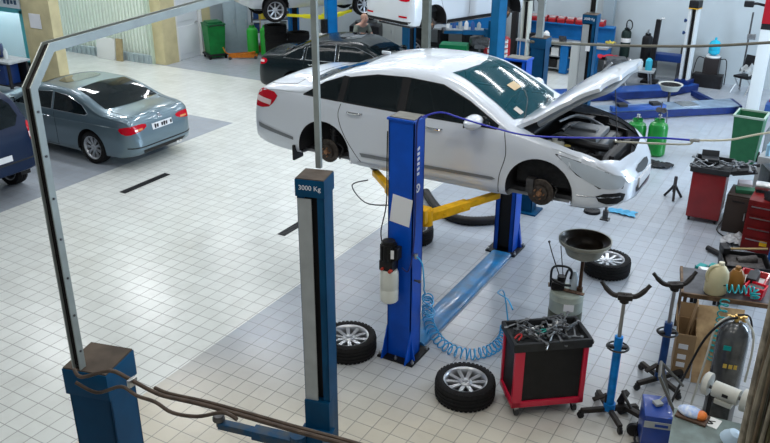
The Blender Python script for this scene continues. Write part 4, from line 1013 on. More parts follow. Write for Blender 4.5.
# ------------------------------------------------------------------ coiled blue hose
CB = mat('cyan_blue_coil', (.03, .36, .72), .3, coat=.3)
base = spline([V(p) for p in [(-4.02, 8.2, .06), (-3.86, 7.85, .06), (-3.62, 7.50, .06), (-3.32, 7.26, .06), (-3.02, 7.24, .06), (-2.84, 7.44, .06), (-2.80, 7.74, .06), (-2.86, 7.98, .08)]], 30)
pts = []
n = len(base); turns = 30; r_ = .062
for i, p in enumerate(base):
    for j in range(4):
        u = (i + j / 4) / n
        q = base[min(i + 1, n - 1)]; pp = p + (q - p) * (j / 4); tv = (q - base[max(i - 1, 0)]).normalized(); sd = tv.cross(V((0, 0, 1)))
        a = 2 * PI * turns * u; pts.append(pp + sd * math.cos(a) * r_ + V((0, 0, 1)) * (math.sin(a) * r_ + .015))
up = spline([V(p) for p in [(-3.52, 6.86, 1.36), (-3.44, 6.84, 1.30), (-3.42, 6.86, 1.05), (-3.46, 6.95, .85), (-3.5, 7.1, .6), (-3.62, 7.45, .3), (-3.90, 8.0, .12), (-4.02, 8.2, .06)]], 14)
pre = []
for i, p in enumerate(up):
    u = i / len(up)
    for j in range(3):
        uu = (i + j / 3) / len(up); a = 2 * PI * 8 * uu; k = .055 * min(1, max(0, (uu - .3) * 3)); q = up[min(i + 1, len(up) - 1)]; pp = p + (q - p) * (j / 3)
        pre.append(pp + V((math.cos(a) * k, math.sin(a) * k * .6, math.sin(a) * k * .3)))
tail = [V(p) for p in [(-2.84, 8.0, .15), (-2.95, 8.08, .5), (-2.85, 7.6, .75), (-2.62, 7.3, .88), (-2.5, 7.15, .86)]]
ch = tag(out('coiled_air_hose', MB().tube(pre + pts + spline(tail, 5), .0085, 6), CB), 'cyan blue coiled air hose hanging from the near royal blue column onto the floor', 'hose')
# thick black extraction hose on the floor
mb = MB(); hp = [V(p) for p in [(-5.75, 11.5, .07), (-5.45, 11.15, .07), (-5.12, 10.85, .07), (-4.72, 10.72, .07), (-4.35, 10.9, .07), (-4.1, 11.3, .07), (-4.5, 11.9, .07)]]
sp_ = spline(hp, 16); mb.tube(sp_, [.068 + .006 * (i % 2) for i in range(len(sp_))], 12)
tag(out('exhaust_hose', mb, mat('ribbed_black_hose', (.014, .014, .015), .5)), 'thick black extraction hose curving over the floor under the silver saloon', 'hose')

# ------------------------------------------------------------------ red and black tool trolley
CR = mat('crimson_enamel', (.60, .008, .045), .35, 0, coat=.4)
tc = thing('tool_trolley', 'crimson and black tool trolley heaped with spanners beside the waste oil drainer', 'tool trolley', (-2.03, 6.88, 0), R(38))
W_, D_, z0, z1 = .76, .44, .13, .80
out('cabinet_body', MB().box((0, 0, (z0 + z1) / 2), (W_ - .04, D_ - .04, z1 - z0)), mat('cabinet_black', (.012, .012, .013), .45, var=.3), tc)
for sx in (-1, 1):
    for sy in (-1, 1): out('corner_post', MB().box((sx * (W_ / 2 - (.05 if sx < 0 else .025)), sy * (D_ / 2 - .02), (z0 + z1) / 2), (.10 if sx < 0 else .05, .045, z1 - z0 + .01), bev=.008), CR, tc)
out('bottom_rail', MB().box((0, -D_ / 2 + .015, z0 + .03), (W_, .035, .07), bev=.008).box((0, D_ / 2 - .015, z0 + .03), (W_, .035, .07), bev=.008).box((-W_ / 2 + .015, 0, z0 + .03), (.035, D_, .07), bev=.008).box((W_ / 2 - .015, 0, z0 + .03), (.035, D_, .07), bev=.008), CR, tc)
mb = MB().box((0, 0, z1 + .01), (W_ + .03, D_ + .03, .02))
for s in (-1, 1): mb.box((0, s * (D_ / 2 + .0), z1 + .05), (W_ + .05, .035, .09), bev=.012).box((s * (W_ / 2 + .005), 0, z1 + .05), (.035, D_ + .03, .09), bev=.012)
mb.box((0, -.02, z1 + .035), (.02, D_ - .04, .04))
tray = out('top_tray', mb, mat('tray_black', (.03, .032, .035), .5, var=.3), tc)
out('push_handle', MB().tube([(W_ / 2, -.18, z1 + .05), (W_ / 2 + .05, -.18, z1 + .03), (W_ / 2 + .05, .18, z1 + .03), (W_ / 2, .18, z1 + .05)], .016, 8, 3), BLACK, tc)
for sx in (-1, 1):
    for sy in (-1, 1):
        cs = out('caster', MB().box((sx * .31, sy * .16, .10), (.04, .06, .07), bev=.006), STEEL, tc)
        out('caster_wheel', MB().cyl((sx * .31 - .018, sy * .16, .048), (sx * .31 + .018, sy * .16, .048), .048, n=20), mat('caster_rubber', (.05, .05, .05), .6), cs)
def spanner(mb, x, y, z, L_, a, tilt=0):
    c, s = math.cos(a), math.sin(a)
    mb.box((x, y, z), (L_, .014, .006), rz=a, ry=tilt)
    for k, rr in ((-1, .016), (1, .02)): mb.cyl((x + c * L_ / 2 * k, y + s * L_ / 2 * k, z - .004 - k * math.sin(tilt) * L_ / 2), (x + c * L_ / 2 * k, y + s * L_ / 2 * k, z + .005 - k * math.sin(tilt) * L_ / 2), rr, n=8)
def world_of(t, x, y, z):
    a = t.rotation_euler[2]; return (t.location[0] + x * math.cos(a) - y * math.sin(a), t.location[1] + x * math.sin(a) + y * math.cos(a), z + t.location[2])
first = None; rs = random.Random(3)
CHR = mat('chrome_tool', (.22, .23, .24), .35, .8)
spots_ = [(-.31 + .62 * rs.random(), -.15 + .30 * rs.random(), .835 + .012 * i / 3, rs.random() * PI, (.8 + .5 * rs.random())) for i in range(34)]
for i, (x, y, z, a, k) in enumerate(spots_):
    p = world_of(tc, x, y, z)
    if first is None:
        mb = MB(); spanner(mb, 0, 0, 0, .2, 0); first = tag(out('spanner', mb, CHR), 'steel spanner lying in the heap on the crimson tool trolley', 'spanner', 'spanners heaped on the crimson tool trolley'); o = first
    else: o = first.copy(); COL.objects.link(o)
    o.location = p; o.rotation_euler = (rs.uniform(-.2, .2), rs.uniform(-.15, .15), a); o.scale = (k, 1.1, 1.2)
first = None
for i in range(12):
    p = world_of(tc, -.3 + .6 * rs.random(), -.15 + .3 * rs.random(), .855 + .01 * (i % 4))
    if first is None:
        first = tag(out('socket', MB().lathe([(.008, .02), (.016, .02), (.017, 0), (.015, -.02), (.001, -.02)], 12, axis=(1, 0, 0)), STEEL), 'small steel socket among the spanners on the crimson tool trolley', 'socket', 'sockets on the crimson tool trolley'); o = first
    else: o = first.copy(); COL.objects.link(o)
    o.location = p; o.rotation_euler = (0, 0, rs.random() * 6)
for i, (cl, nm, lb) in enumerate(((mat('red_grip', (.45, .03, .03), .4), 'pliers', 'red handled pliers at the left of the crimson tool trolley tray'), (mat('green_grip', (.02, .30, .25), .4), 'pliers', 'green handled pliers in the middle of the crimson tool trolley tray'), (WHITEP, 'screwdriver', 'white handled screwdriver near the front left of the crimson tool trolley tray'))):
    xx = (-.27, .02, -.2)[i]; yy = (-.02, .02, .04)[i]; p = world_of(tc, xx, yy, .885)
    t = thing(nm, lb, nm if nm == 'screwdriver' else 'pliers', p, R(38) + (.9, .3, 2.0)[i])
    if nm == 'pliers':
        for s in (-1, 1): out('handle', MB().tube([(0, 0, 0), (-.05, s * .02, 0), (-.13, s * .022, 0)], .009, 8, 3), cl, t)
        out('jaws', MB().box((.03, 0, 0), (.07, .022, .014), bev=.004).cyl((0, 0, -.01), (0, 0, .01), .016), STEEL, t)
    else:
        out('handle', MB().cyl((-.1, 0, 0), (0, 0, 0), .016, .013, n=10), cl, t); out('shaft', MB().cyl((0, 0, 0), (.12, 0, 0), .004), STEEL, t)
lg = tag(out('breaker_bar', MB().cyl((0, 0, 0), (.42, 0, .0), .008).cyl((.40, 0, -.01), (.44, 0, .02), .016), STEEL), 'long steel bar hanging over the front edge of the crimson tool trolley', 'bar'); lg.location = world_of(tc, -.10, -.30, .86); lg.rotation_euler = (0, R(-9), R(38) + 1.0)

# ------------------------------------------------------------------ waste oil drainer
od = thing('oil_drainer', 'waste oil drainer with grey funnel bowl over a milky tank behind the crimson trolley', 'oil drainer', (-2.28, 8.42, 0), R(20))
out('tank', MB().lathe([(.001, .09), (.19, .09), (.20, .11), (.20, .46), (.205, .47), (.20, .48), (.20, .54), (.185, .56), (.001, .565)], 32), mat('milky_green_tank', (.42, .48, .42), .35, var=.25, scale=6), od)
out('oil_level', MB().lathe([(.2015, .12), (.203, .13), (.203, .30), (.2015, .31)], 32), mat('dark_oil_stain', (.09, .10, .07), .4, var=.5, scale=10), od)
out('level_label', MB().box((.02, -.203, .42), (.12, .006, .09), bev=.002), PAPER, od)
out('bowl', MB().lathe([(.03, .98), (.09, 1.00), (.20, 1.06), (.225, 1.12), (.235, 1.17), (.30, 1.21), (.305, 1.25), (.29, 1.25), (.275, 1.22), (.215, 1.18), (.20, 1.12), (.16, 1.08), (.06, 1.03), (.02, 1.02)], 36, o=(.14, -.02, 0)), mat('grey_beige_bowl', (.33, .33, .27), .4, .2, var=.3, scale=7), od)
out('bowl_inside', MB().lathe([(.287, 1.247), (.272, 1.218), (.213, 1.187), (.196, 1.125), (.155, 1.088), (.001, 1.05)], 36, o=(.14, -.02, 0)), mat('oily_black', (.025, .018, .012), .3, .2, var=.5), od)
out('stem', MB().cyl((.14, -.02, .50), (.14, -.02, 1.0), .022).cyl((.14, -.02, .56), (.14, -.02, .62), .035), mat('rusty_stem', (.12, .07, .045), .5, .5, var=.4), od)
out('carry_handle', MB().tube([(-.20, -.02, .60), (-.20, -.02, .84), (-.08, -.02, .88), (.02, -.02, .84), (.02, -.02, .72)], .014, 8, 5), BLACK, od)
mb = MB().box((-.12, 0, .62), (.16, .14, .09), bev=.02).cyl((-.08, .04, .6), (-.08, .04, .72), .05).tube([(-.14, 0, .66), (-.2, -.1, .74), (-.08, -.14, .70), (.02, -.08, .66)], .016, 8, 5).tube([(-.05, 0, .66), (.0, .1, .78), (.08, .06, .70)], .013, 8, 5)
out('pump', mb, mat('greasy_black', (.022, .022, .024), .35, .3, var=.4), od)
out('probe_tubes', MB().tube([(-.1, .05, .7), (-.2, .08, .95), (-.26, .1, 1.12)], .007, 6, 4).tube([(-.06, .06, .7), (-.1, .1, .95), (-.12, .12, 1.08)], .006, 6, 4).ball((-.26, .1, 1.13), .016), DSTEEL, od)
out('tank_top_bracket', MB().box((0, -.06, .585), (.40, .06, .012), rz=R(-22), bev=.003).box((-.18, .02, .60), (.1, .1, .01), bev=.003), RUST, od)
out('plastic_bottle', MB().lathe([(.001, .57), (.05, .57), (.052, .72), (.035, .76), (.016, .80), (.001, .80)], 18, o=(.07, .03, 0)), mat('pale_blue_plastic', (.50, .60, .68), .2), od)
for a in range(4):
    an = a * PI / 2 + .5; out('caster', MB().box((math.cos(an) * .2, math.sin(an) * .2, .075), (.05, .04, .04)).cyl((math.cos(an) * .2 - .015, math.sin(an) * .2, .035), (math.cos(an) * .2 + .015, math.sin(an) * .2, .035), .035, n=14), BLACK, od)

# ------------------------------------------------------------------ transmission jacks
def gearbox_jack(x, y, top, blue, label, rz, feet):
    t = thing('gearbox_jack', label, 'jack', (x, y, 0), rz)
    lo = .62
    out('cylinder', MB().cyl((0, 0, .10), (0, 0, top - lo + .12), .042, n=20).cyl((0, 0, .08), (0, 0, .16), .06, n=20), blue, t)
    out('ring_handle', MB().lathe([(.10, -.012), (.115, 0), (.10, .012), (.085, 0)], 22, o=(0, 0, top - lo), closed=True).box((0, 0, top - lo), (.2, .05, .03), bev=.01), BLACK, t)
    out('ram', MB().cyl((0, 0, top - lo), (0, 0, top - .07), .019, n=16), mat('dull_ram', (.30, .30, .30), .35, .8), t)
    sd = out('saddle', MB().box((0, 0, top - .05), (.14, .09, .05), bev=.012).cyl((0, 0, top - .11), (0, 0, top - .03), .045), mat('greasy_iron', (.04, .035, .032), .5, .4, var=.4), t)
    for s in (-1, 1):
        out('saddle_arm', MB().tube([(0, 0, top - .04), (s * .10, .01, top - .045), (s * .17, .03, top), (s * .23, .05, top + .07)], [.026] * 12 + [.02] * 10, 8, 5), mat('greasy_iron', (0, 0, 0)), sd)
    for i in range(feet):
        a = 2 * PI * i / feet + .3; c, s = math.cos(a), math.sin(a)
        f = out('leg', MB().box((c * .16, s * .16, .085), (.28, .045, .05), rz=a, bev=.008), mat('greasy_iron', (0, 0, 0)), t)
        out('caster_wheel', MB().cyl((c * .30 - s * .018, s * .30 + c * .018, .034), (c * .30 + s * .018, s * .30 - c * .018, .034), .034, n=16).box((c * .295, s * .295, .06), (.05, .03, .05), rz=a), BLACK, f)
    out('foot_pedal', MB().box((-.10, .02, .2), (.16, .05, .02), rz=.3, ry=-.3, bev=.005).cyl((-.04, 0, .14), (-.04, 0, .26), .018), mat('greasy_iron', (0, 0, 0)), t)
    return t
gearbox_jack(-1.34, 7.03, 1.45, SKYB, 'sky blue tall gearbox jack standing right of the crimson trolley', R(20), 4)
gearbox_jack(-1.01, 7.86, 1.28, mat('navy_blue_paint', (.012, .06, .22), .4, var=.3), 'dark blue tall gearbox jack beside the open cardboard box', R(35), 4)

# ------------------------------------------------------------------ red cabinet with heaped tray
rc = thing('tool_cabinet', 'dark red tool cabinet with tools heaped on its open tray near the car nose', 'tool cabinet', (-1.42, 13.0, 0), R(2))
DR = mat('deep_red_paint', (.27, .012, .014), .35, 0, var=.25, scale=3, coat=.3)
out('cabinet_body', MB().box((0, 0, .46), (.50, .62, .76), bev=.012), DR, rc)
out('side_strip', MB().box((.252, -.2, .46), (.006, .06, .7)).box((.252, .24, .46), (.006, .06, .7)), mat('grey_strip', (.25, .25, .26), .5), rc)
mb = MB().box((0, 0, .85), (.56, .68, .02))
for s in (-1, 1): mb.box((0, s * .34, .89), (.58, .02, .08), bev=.005).box((s * .28, 0, .89), (.02, .68, .08), bev=.005)
out('top_tray', mb, mat('tray_black', (0, 0, 0)), rc)
sd = out('side_tray', MB().box((.46, -.1, .90), (.36, .34, .02), ry=R(-10), rz=R(14)).box((.46, -.26, .93), (.36, .02, .05), ry=R(-10), rz=R(14)).box((.50, .06, .93), (.36, .02, .05), ry=R(-10), rz=R(14)), mat('tray_black', (0, 0, 0)), rc)
for sx in (-1, 1):
    for sy in (-1, 1): out('caster', MB().box((sx * .2, sy * .25, .07), (.05, .05, .03)).cyl((sx * .2 - .015, sy * .25, .035), (sx * .2 + .015, sy * .25, .035), .035, n=12), BLACK, rc)
ds = thing('drill_case', 'dark open tool case on top of the deep red cabinet tray', 'tool case', (-1.48, 13.1, .87), R(12))
out('case_base', MB().box((0, 0, .05), (.26, .2, .10), bev=.02), mat('case_grey', (.02, .022, .025), .5), ds); out('case_lid', MB().box((0, .11, .13), (.26, .03, .12), rx=R(-20), bev=.01), mat('case_grey', (0, 0, 0)), ds)
out('handle', MB().tube([(-.06, -.10, .06), (-.06, -.14, .06), (.06, -.14, .06), (.06, -.10, .06)], .01, 6), BLACK, ds)
first = None
for i in range(26):
    if i < 16: p = (-1.42 + rs.uniform(-.24, .24), 12.8 + rs.uniform(-.12, .28), .885 + .004 * i); 
    else: p = (-.98 + rs.uniform(-.14, .14), 12.9 + rs.uniform(-.14, .12), .945 + .003 * i)
    if first is None:
        mb = MB(); spanner(mb, 0, 0, 0, .2, 0); first = tag(out('hand_tool', mb, CHR), 'steel hand tool in the heap on the deep red cabinet', 'tool', 'hand tools heaped on the deep red cabinet'); o = first
    else: o = first.copy(); COL.objects.link(o)
    o.location = p; o.rotation_euler = (0, rs.uniform(-.2, .2), rs.random() * PI); o.scale = (rs.uniform(.6, 1.2), 2.0, 2.2)

# axle stand, rags, glove, parts on floor
ax = thing('axle_stand', 'small black axle stand alone on the tiles left of the deep red cabinet', 'axle stand', (-2.02, 13.55, 0), R(20))
for i in range(3):
    a = i * 2 * PI / 3 + .4; out('leg', MB().tube([(0, 0, .26), (math.cos(a) * .07, math.sin(a) * .07, .14), (math.cos(a) * .16, math.sin(a) * .16, .01)], .022, 6), BLACK, ax)
out('ratchet_post', MB().cyl((0, 0, .12), (0, 0, .38), .03).box((0, 0, .39), (.05, .03, .03), bev=.008), DSTEEL, ax)
def rag(name, x, y, m, label, cat, sx=.3, sy=.2, h=.05, seed=1, z=0):
    r_ = random.Random(seed); n = 14; vs = []; fs = []
    ph = [r_.random() * 6 for _ in range(6)]
    for i in range(n):
        for j in range(n):
            u, v = i / (n - 1) * 2 - 1, j / (n - 1) * 2 - 1
            k = 1 - .15 * math.sin(3 * math.atan2(v, u) + ph[0]); rr = math.hypot(u, v)
            zz = h * max(0, 1 - rr * .6) * (.5 + .5 * math.sin(5 * u + ph[1]) * math.cos(4 * v + ph[2])) + .008 + .3 * h * abs(math.sin(7 * u * v + ph[3]))
            vs.append((u * sx / 2 * k, v * sy / 2 * k, zz))
    for i in range(n - 1):
        for j in range(n - 1): fs.append((i * n + j, (i + 1) * n + j, (i + 1) * n + j + 1, i * n + j + 1))
    me = bpy.data.meshes.new(name); me.from_pydata(vs, [], fs)
    b = bmesh.new(); b.from_mesh(me); bmesh.ops.solidify(b, geom=b.faces[:], thickness=.004); b.to_mesh(me); b.free()
    o = link(name, me, m, None, 60); o.location = (x, y, z); return tag(o, label, cat)
o = rag('work_glove', -2.60, 12.45, mat('cyan_glove', (.10, .40, .65), .6), 'pale blue cloth crumpled on the tiles below the silver saloon nose', 'cloth', .42, .2, .06, 3)
o = rag('black_cloth', -2.62, 15.1, mat('black_cloth', (.015, .017, .02), .7), 'crumpled black cloth on the tiles by the green gas bottles', 'cloth', .5, .32, .1, 5)
for i, (x, y, lb) in enumerate(((-3.05, 12.25, 'round black brake drum on the floor under the front wheel arch'), (-2.78, 12.05, 'small dark bottle jack head on the floor under the car bumper'))):
    t = tag(out('brake_drum' if i == 0 else 'bottle_jack', MB().lathe([(.02, .05), (.10, .05), (.13, .04), (.14, 0), (.02, 0)], 20) if i == 0 else MB().cyl((0, 0, 0), (0, 0, .16), .045).cyl((0, 0, .16), (0, 0, .24), .02).box((0, 0, .01), (.14, .12, .02)), DSTEEL if i else BLACK), lb, 'brake drum' if i == 0 else 'jack'); t.location = (x, y, 0)

# green wheeled bin
gb = thing('wheeled_bin', 'open dark green wheeled bin right of the blue alignment platform', 'bin', (-1.24, 16.1, 0), R(-3))
DG = mat('bin_green', (.02, .13, .055), .45, var=.15)
def tub(w0, d0, w1, d1, h, t=.02, z=.05):
    mb = MB(); v = []
    for (a, b, zz) in ((w0, d0, z), (w1, d1, h), (w1 - 2 * t, d1 - 2 * t, h), (w0 - 2 * t, d0 - 2 * t, z + t)):
        v += [(-a / 2, -b / 2, zz), (a / 2, -b / 2, zz), (a / 2, b / 2, zz), (-a / 2, b / 2, zz)]
    fs = [(0, 1, 2, 3)] + [(k * 4 + i, k * 4 + (i + 1) % 4, (k + 1) * 4 + (i + 1) % 4, (k + 1) * 4 + i) for k in range(3) for i in range(4)] + [(12, 13, 14, 15)]
    return mb.add(v, fs)
out('tub', tub(.42, .44, .52, .56, .98), DG, gb, 20)
rimm = MB()
for s in (-1, 1): rimm.box((0, s * .275, .975), (.57, .035, .04), bev=.01).box((s * .262, 0, .975), (.035, .56, .04), bev=.01)
out('rim', rimm, mat('rim_green_light', (.35, .45, .38), .4), gb)
out('wheel', MB().cyl((-.24, .24, .1), (-.20, .24, .1), .1, n=20), RUBBER, gb); out('wheel', MB().cyl((.20, .24, .1), (.24, .24, .1), .1, n=20), RUBBER, gb)
pb = thing('plastic_jug', 'clear plastic bottle hanging behind the dark green wheeled bin', 'bottle', (-.82, 15.9, .0), 0)
out('bottle', MB().lathe([(.001, .2), (.10, .2), (.11, .3), (.11, .75), (.06, .85), (.03, .9)], 20), mat('hazy_plastic', (.30, .36, .40), .25, alpha=.8), pb); out('cap', MB().cyl((0, 0, .88), (0, 0, .94), .035), BLACK, pb); out('stand', MB().box((0, 0, .1), (.25, .25, .2), bev=.01), BLACK, pb)

# green gas bottles
def gas(x, y, r, h, m, label, group=None, valve=True):
    t = thing('gas_bottle', label, 'gas bottle', (x, y, 0), random.random())
    out('bottle', MB().lathe([(.001, .0), (r * .8, .0), (r, .04), (r, h - r * .7), (r * .88, h - r * .35), (r * .5, h - r * .08), (.035, h), (.001, h)], 26), m, t)
    if valve:
        v = out('valve', MB().cyl((0, 0, h - .02), (0, 0, h + .1), .02).cyl((-.05, 0, h + .06), (.06, 0, h + .06), .014).cyl((0, 0, h + .1), (0, 0, h + .125), .035, n=10), STEEL, t)
        out('collar', MB().lathe([(r * .5, h - .05), (r * .55, h + .03), (r * .53, h + .03)], 20), m, t)
    return t
BG = mat('bright_green_bottle', (.01, .24, .035), .3, coat=.3, var=.2, scale=5)
gas(-3.22, 15.7, .185, .66, BG, 'left of the two bright green gas bottles behind the car nose')
gas(-2.82, 15.75, .185, .70, BG, 'right of the two bright green gas bottles behind the car nose')
t = tag(out('gauge_set', MB().cyl((-2.82, 15.75, .74), (-2.82, 15.75, 1.08), .012).lathe([(.001, .02), (.05, .02), (.055, 0), (.001, 0)], 16, o=(-2.86, 15.72, .92), axis=(0, -1, .3)).lathe([(.001, .02), (.05, .02), (.055, 0), (.001, 0)], 16, o=(-2.76, 15.72, .92), axis=(0, -1, .3)).tube([(-2.82, 15.75, .9), (-2.7, 15.67, .95), (-2.66, 15.6, .72)], .01, 6, 4), DSTEEL), 'dark pressure gauge set standing on the right green gas bottle', 'gauge')
# ------------------------------------------------------------------ left back corner
def at(mb_or_obj): return mb_or_obj
t = thing('wheeled_bin', 'green wheeled bin with closed domed lid beside the white door', 'bin', (-16.25, 18.22, 0), R(60))
out('tub', tub(.44, .44, .54, .58, .98), GREENP, t, 20)
out('lid', MB().box((0, 0, 1.0), (.57, .6, .04), bev=.015).box((0, 0, 1.04), (.44, .44, .08), bev=.035), mat('bin_lid_green', (.01, .12, .04), .4), t)
out('base_frame', MB().box((0, 0, .12), (.6, .62, .05), bev=.02), BLACK, t)
for i, (x, y) in enumerate(((.24, .24), (-.24, .24), (.24, -.24), (-.24, -.24))): out('wheel', MB().cyl((x - .02, y, .06), (x + .02, y, .06), .06, n=18), RUBBER, t)
out('handle_bar', MB().tube([(-.2, -.3, .95), (-.2, -.36, .99), (.2, -.36, .99), (.2, -.3, .95)], .014, 8), BLACK, t)
LK = mat('locker_grey_blue', (.36, .46, .52), .45, 0, var=.08)
def cabinet(name, label, cat, loc, rz, w, d, h, m, doors=2, hm=STEEL):
    t = thing(name, label, cat, loc, rz)
    out('carcass', MB().box((0, 0, h / 2), (w, d, h), bev=.008), m, t)
    for i in range(doors):
        x = -w / 2 + w * (i + .5) / doors
        dd = out('door', MB().box((x, -d / 2 - .008, h / 2), (w / doors - .02, .016, h - .06), bev=.006), m, t)
        out('handle', MB().box((x + w / doors * .33, -d / 2 - .03, h * .5), (.02, .03, .12), bev=.006), hm, dd)
        out('vent_slots', MB().box((x, -d / 2 - .018, h * .86), (w / doors * .5, .004, .008)).box((x, -d / 2 - .018, h * .84), (w / doors * .5, .004, .008)), SLOT, dd)
    return t
cabinet('locker', 'tall grey blue two door steel locker right of the green lidded bin', 'locker', (-16.25, 19.25, 0), R(42), .72, .45, 1.9, LK)
gas(-15.5, 19.08, .17, .84, mat('lime_green_bottle', (.03, .42, .05), .3, coat=.3), 'left of the two tall light green cylinders by the grey locker')
gas(-15.1, 19.22, .17, .86, mat('lime_green_bottle', (0, 0, 0)), 'right of the two tall light green cylinders beside the tyre stack')
OR = mat('orange_jack_paint', (.72, .22, .02), .45, 0, var=.3)
t = thing('trolley_jack', 'orange low trolley jack on the floor in front of the light green cylinders', 'jack', (-15.45, 18.50, 0), R(40))
mb = MB()
for s in (-1, 1): mb.prism([(-.42, .05), (.42, .04), (.45, .10), (.2, .17), (-.38, .14)], s * .11 - .008, s * .11 + .008)
out('frame', mb, OR, t); out('lifting_arm', MB().box((.1, 0, .14), (.5, .08, .05), ry=R(-8), bev=.01).cyl((.34, 0, .16), (.34, 0, .2), .05), OR, t)
for x in (-.36, .38): out('wheel', MB().cyl((x, -.14, .045), (x, .14, .045), .045, n=16), DSTEEL, t)
out('handle', MB().tube([(-.38, 0, .14), (-.48, 0, .2), (-.55, 0, .35)], .016, 8, 3), OR, t)
# mops and clutter behind the cylinders
t = thing('broom', 'wooden broom standing upright between the locker and the light green cylinders', 'broom', (-15.55, 19.5, 0), R(30))
out('handle', MB().cyl((0, 0, .2), (.05, .05, 1.5), .014), mat('pine_stick', (.5, .36, .18), .6), t); out('bristles', MB().box((0, 0, .1), (.3, .08, .2), bev=.02), mat('red_bristle', (.4, .1, .05), .9), t)
t = tag(out('canister', MB().lathe([(.001, 0), (.14, 0), (.14, .35), (.08, .42), (.03, .45), (.001, .45)], 18), mat('yellow_can', (.7, .55, .05), .5)), 'yellow canister on the shelf behind the light green cylinders', 'canister'); t.location = (-15.75, 19.9, .943)
t = thing('storage_shelf', 'dark shelf rack behind the light green cylinders and tyres', 'shelf', (-15.45, 20.15, 0), R(38))
for x in (-.7, .7):
    for y in (-.2, .2): out('upright', MB().box((x, y, .9), (.04, .04, 1.8)), DSTEEL, t)
for z in (.15, .55, .93, 1.35, 1.78): out('shelf_board', MB().box((0, 0, z), (1.44, .44, .025)), mat('shelf_steel', (.12, .14, .17), .5), t)
first = None; rs = random.Random(5)
cols = [mat('box_blue', (.04, .10, .30), .5), mat('box_dark', (.03, .03, .035), .5), mat('box_pink', (.50, .28, .22), .6), mat('box_white', (.6, .62, .62), .6), mat('box_red', (.38, .03, .03), .5)]
nm = ('blue', 'black', 'tan', 'white', 'red')
for i in range(9):
    x = -.55 + (i % 5) * .27; z = (.57, .945, 1.365)[(i * 2) % 3]
    p = world_of(t, x, 0, 0); h = .16 + .12 * rs.random()
    o = tag(out('storage_box', MB().box((0, 0, h / 2), (.2, .22, h), bev=.01), cols[i % 5]), nm[i % 5] + ' box on the dark shelf rack behind the light green cylinders', 'box', 'boxes on the dark shelf rack')
    o.location = (p[0], p[1], z); o.rotation_euler = (0, 0, R(38))
# tyre stack
wheel_m = WMESH[(.325, .22, .225, 10, .036, False)]
for i in range(5):
    t = tag(bpy.data.objects.new('tyre', wheel_m[0]), ('lowest', 'second lowest', 'middle', 'second from the top', 'topmost')[i] + ' tyre of the dark stack under the back left raised car', 'tyre', 'tyres in the stack')
    COL.objects.link(t); t.location = (-14.28 + .012 * (i % 2), 18.62 + .01 * (i % 3), .11 + .216 * i)
for i in range(4):
    t = tag(bpy.data.objects.new('tyre', wheel_m[0]), ('lowest', 'second lowest', 'third', 'topmost')[i] + ' tyre of the rear stack behind the front tyre stack', 'tyre', 'tyres in the rear stack')
    COL.objects.link(t); t.location = (-13.75, 19.0, .11 + .216 * i)

# ------------------------------------------------------------------ workbench with compressor at the far left edge
t = thing('workbench', 'dark workbench with pale top in front of the office window at the left edge', 'workbench', (-18.3, 12.3, 0), R(0))
out('bench_top', MB().box((0, 0, .88), (2.2, .6, .05), bev=.008), mat('pale_bench_top', (.42, .46, .48), .5, var=.2), t)
for x in (-1.0, 1.0):
    for y in (-.25, .25): out('leg', MB().box((x, y, .43), (.06, .06, .86)), BLACK, t)
out('under_shelf', MB().box((0, 0, .3), (2.0, .5, .03)).box((0, .24, .5), (2.0, .03, .7)), BLACK, t)
t = thing('grinder_motor', 'navy machine with a round grey face standing on the left edge workbench', 'machine', (-18.05, 12.3, .905), R(-20))
out('housing', MB().box((0, 0, .18), (.42, .3, .34), bev=.05).box((.1, 0, .38), (.16, .16, .1), bev=.03), mat('navy_machine', (.01, .025, .10), .35, coat=.3), t)
out('round_guard', MB().cyl((.05, -.15, .18), (.05, -.2, .18), .12, .11, n=24), mat('guard_grey', (.20, .24, .26), .4, .3), t)
out('tool_head', MB().cyl((.28, 0, .1), (.28, 0, .3), .05), DSTEEL, t)
t = tag(out('water_bottle', MB().lathe([(.001, 0), (.05, 0), (.05, .18), (.02, .24), (.02, .27), (.001, .27)], 14), mat('pale_bottle', (.6, .66, .66), .3)), 'small pale bottle next to the navy machine on the left edge workbench', 'bottle'); t.location = (-17.6, 12.25, .905)
t = thing('blue_crate', 'royal blue drawer unit under the left edge workbench', 'drawer unit', (-17.7, 12.26, .316), 0)
out('unit', MB().box((0, 0, .24), (.4, .4, .48), bev=.01), mat('drawer_blue', (.005, .03, .14), .4), t); out('handle', MB().box((0, -.21, .35), (.14, .02, .02)), STEEL, t)

# ------------------------------------------------------------------ mechanic
SKIN = mat('skin', (.62, .36, .28), .5); SHIRT = mat('grey_green_shirt', (.20, .23, .20), .85, var=.2); TROUS = mat('dark_trousers', (.02, .022, .028), .8)
def skin_mesh(name, verts, edges, radii, m, parent, sub=2, root=0):
    me = bpy.data.meshes.new(name); me.from_pydata(verts, edges, []); o = bpy.data.objects.new(name, me); COL.objects.link(o)
    md = o.modifiers.new('skin', 'SKIN'); md.use_smooth_shade = True
    for i, r_ in enumerate(radii): me.skin_vertices[0].data[i].radius = r_ if isinstance(r_, tuple) else (r_, r_)
    me.skin_vertices[0].data[root].use_root = True
    s2 = o.modifiers.new('sub', 'SUBSURF'); s2.levels = sub; s2.render_levels = sub
    bpy.context.view_layer.update()
    m2 = bpy.data.meshes.new_from_object(o.evaluated_get(bpy.context.evaluated_depsgraph_get()))
    bpy.data.objects.remove(o); return link(name, m2, m, parent, 180)
man = thing('person', 'person in a grey green shirt bending forward behind the black saloon', 'person', (-11.38, 18.45, 0), R(-115))
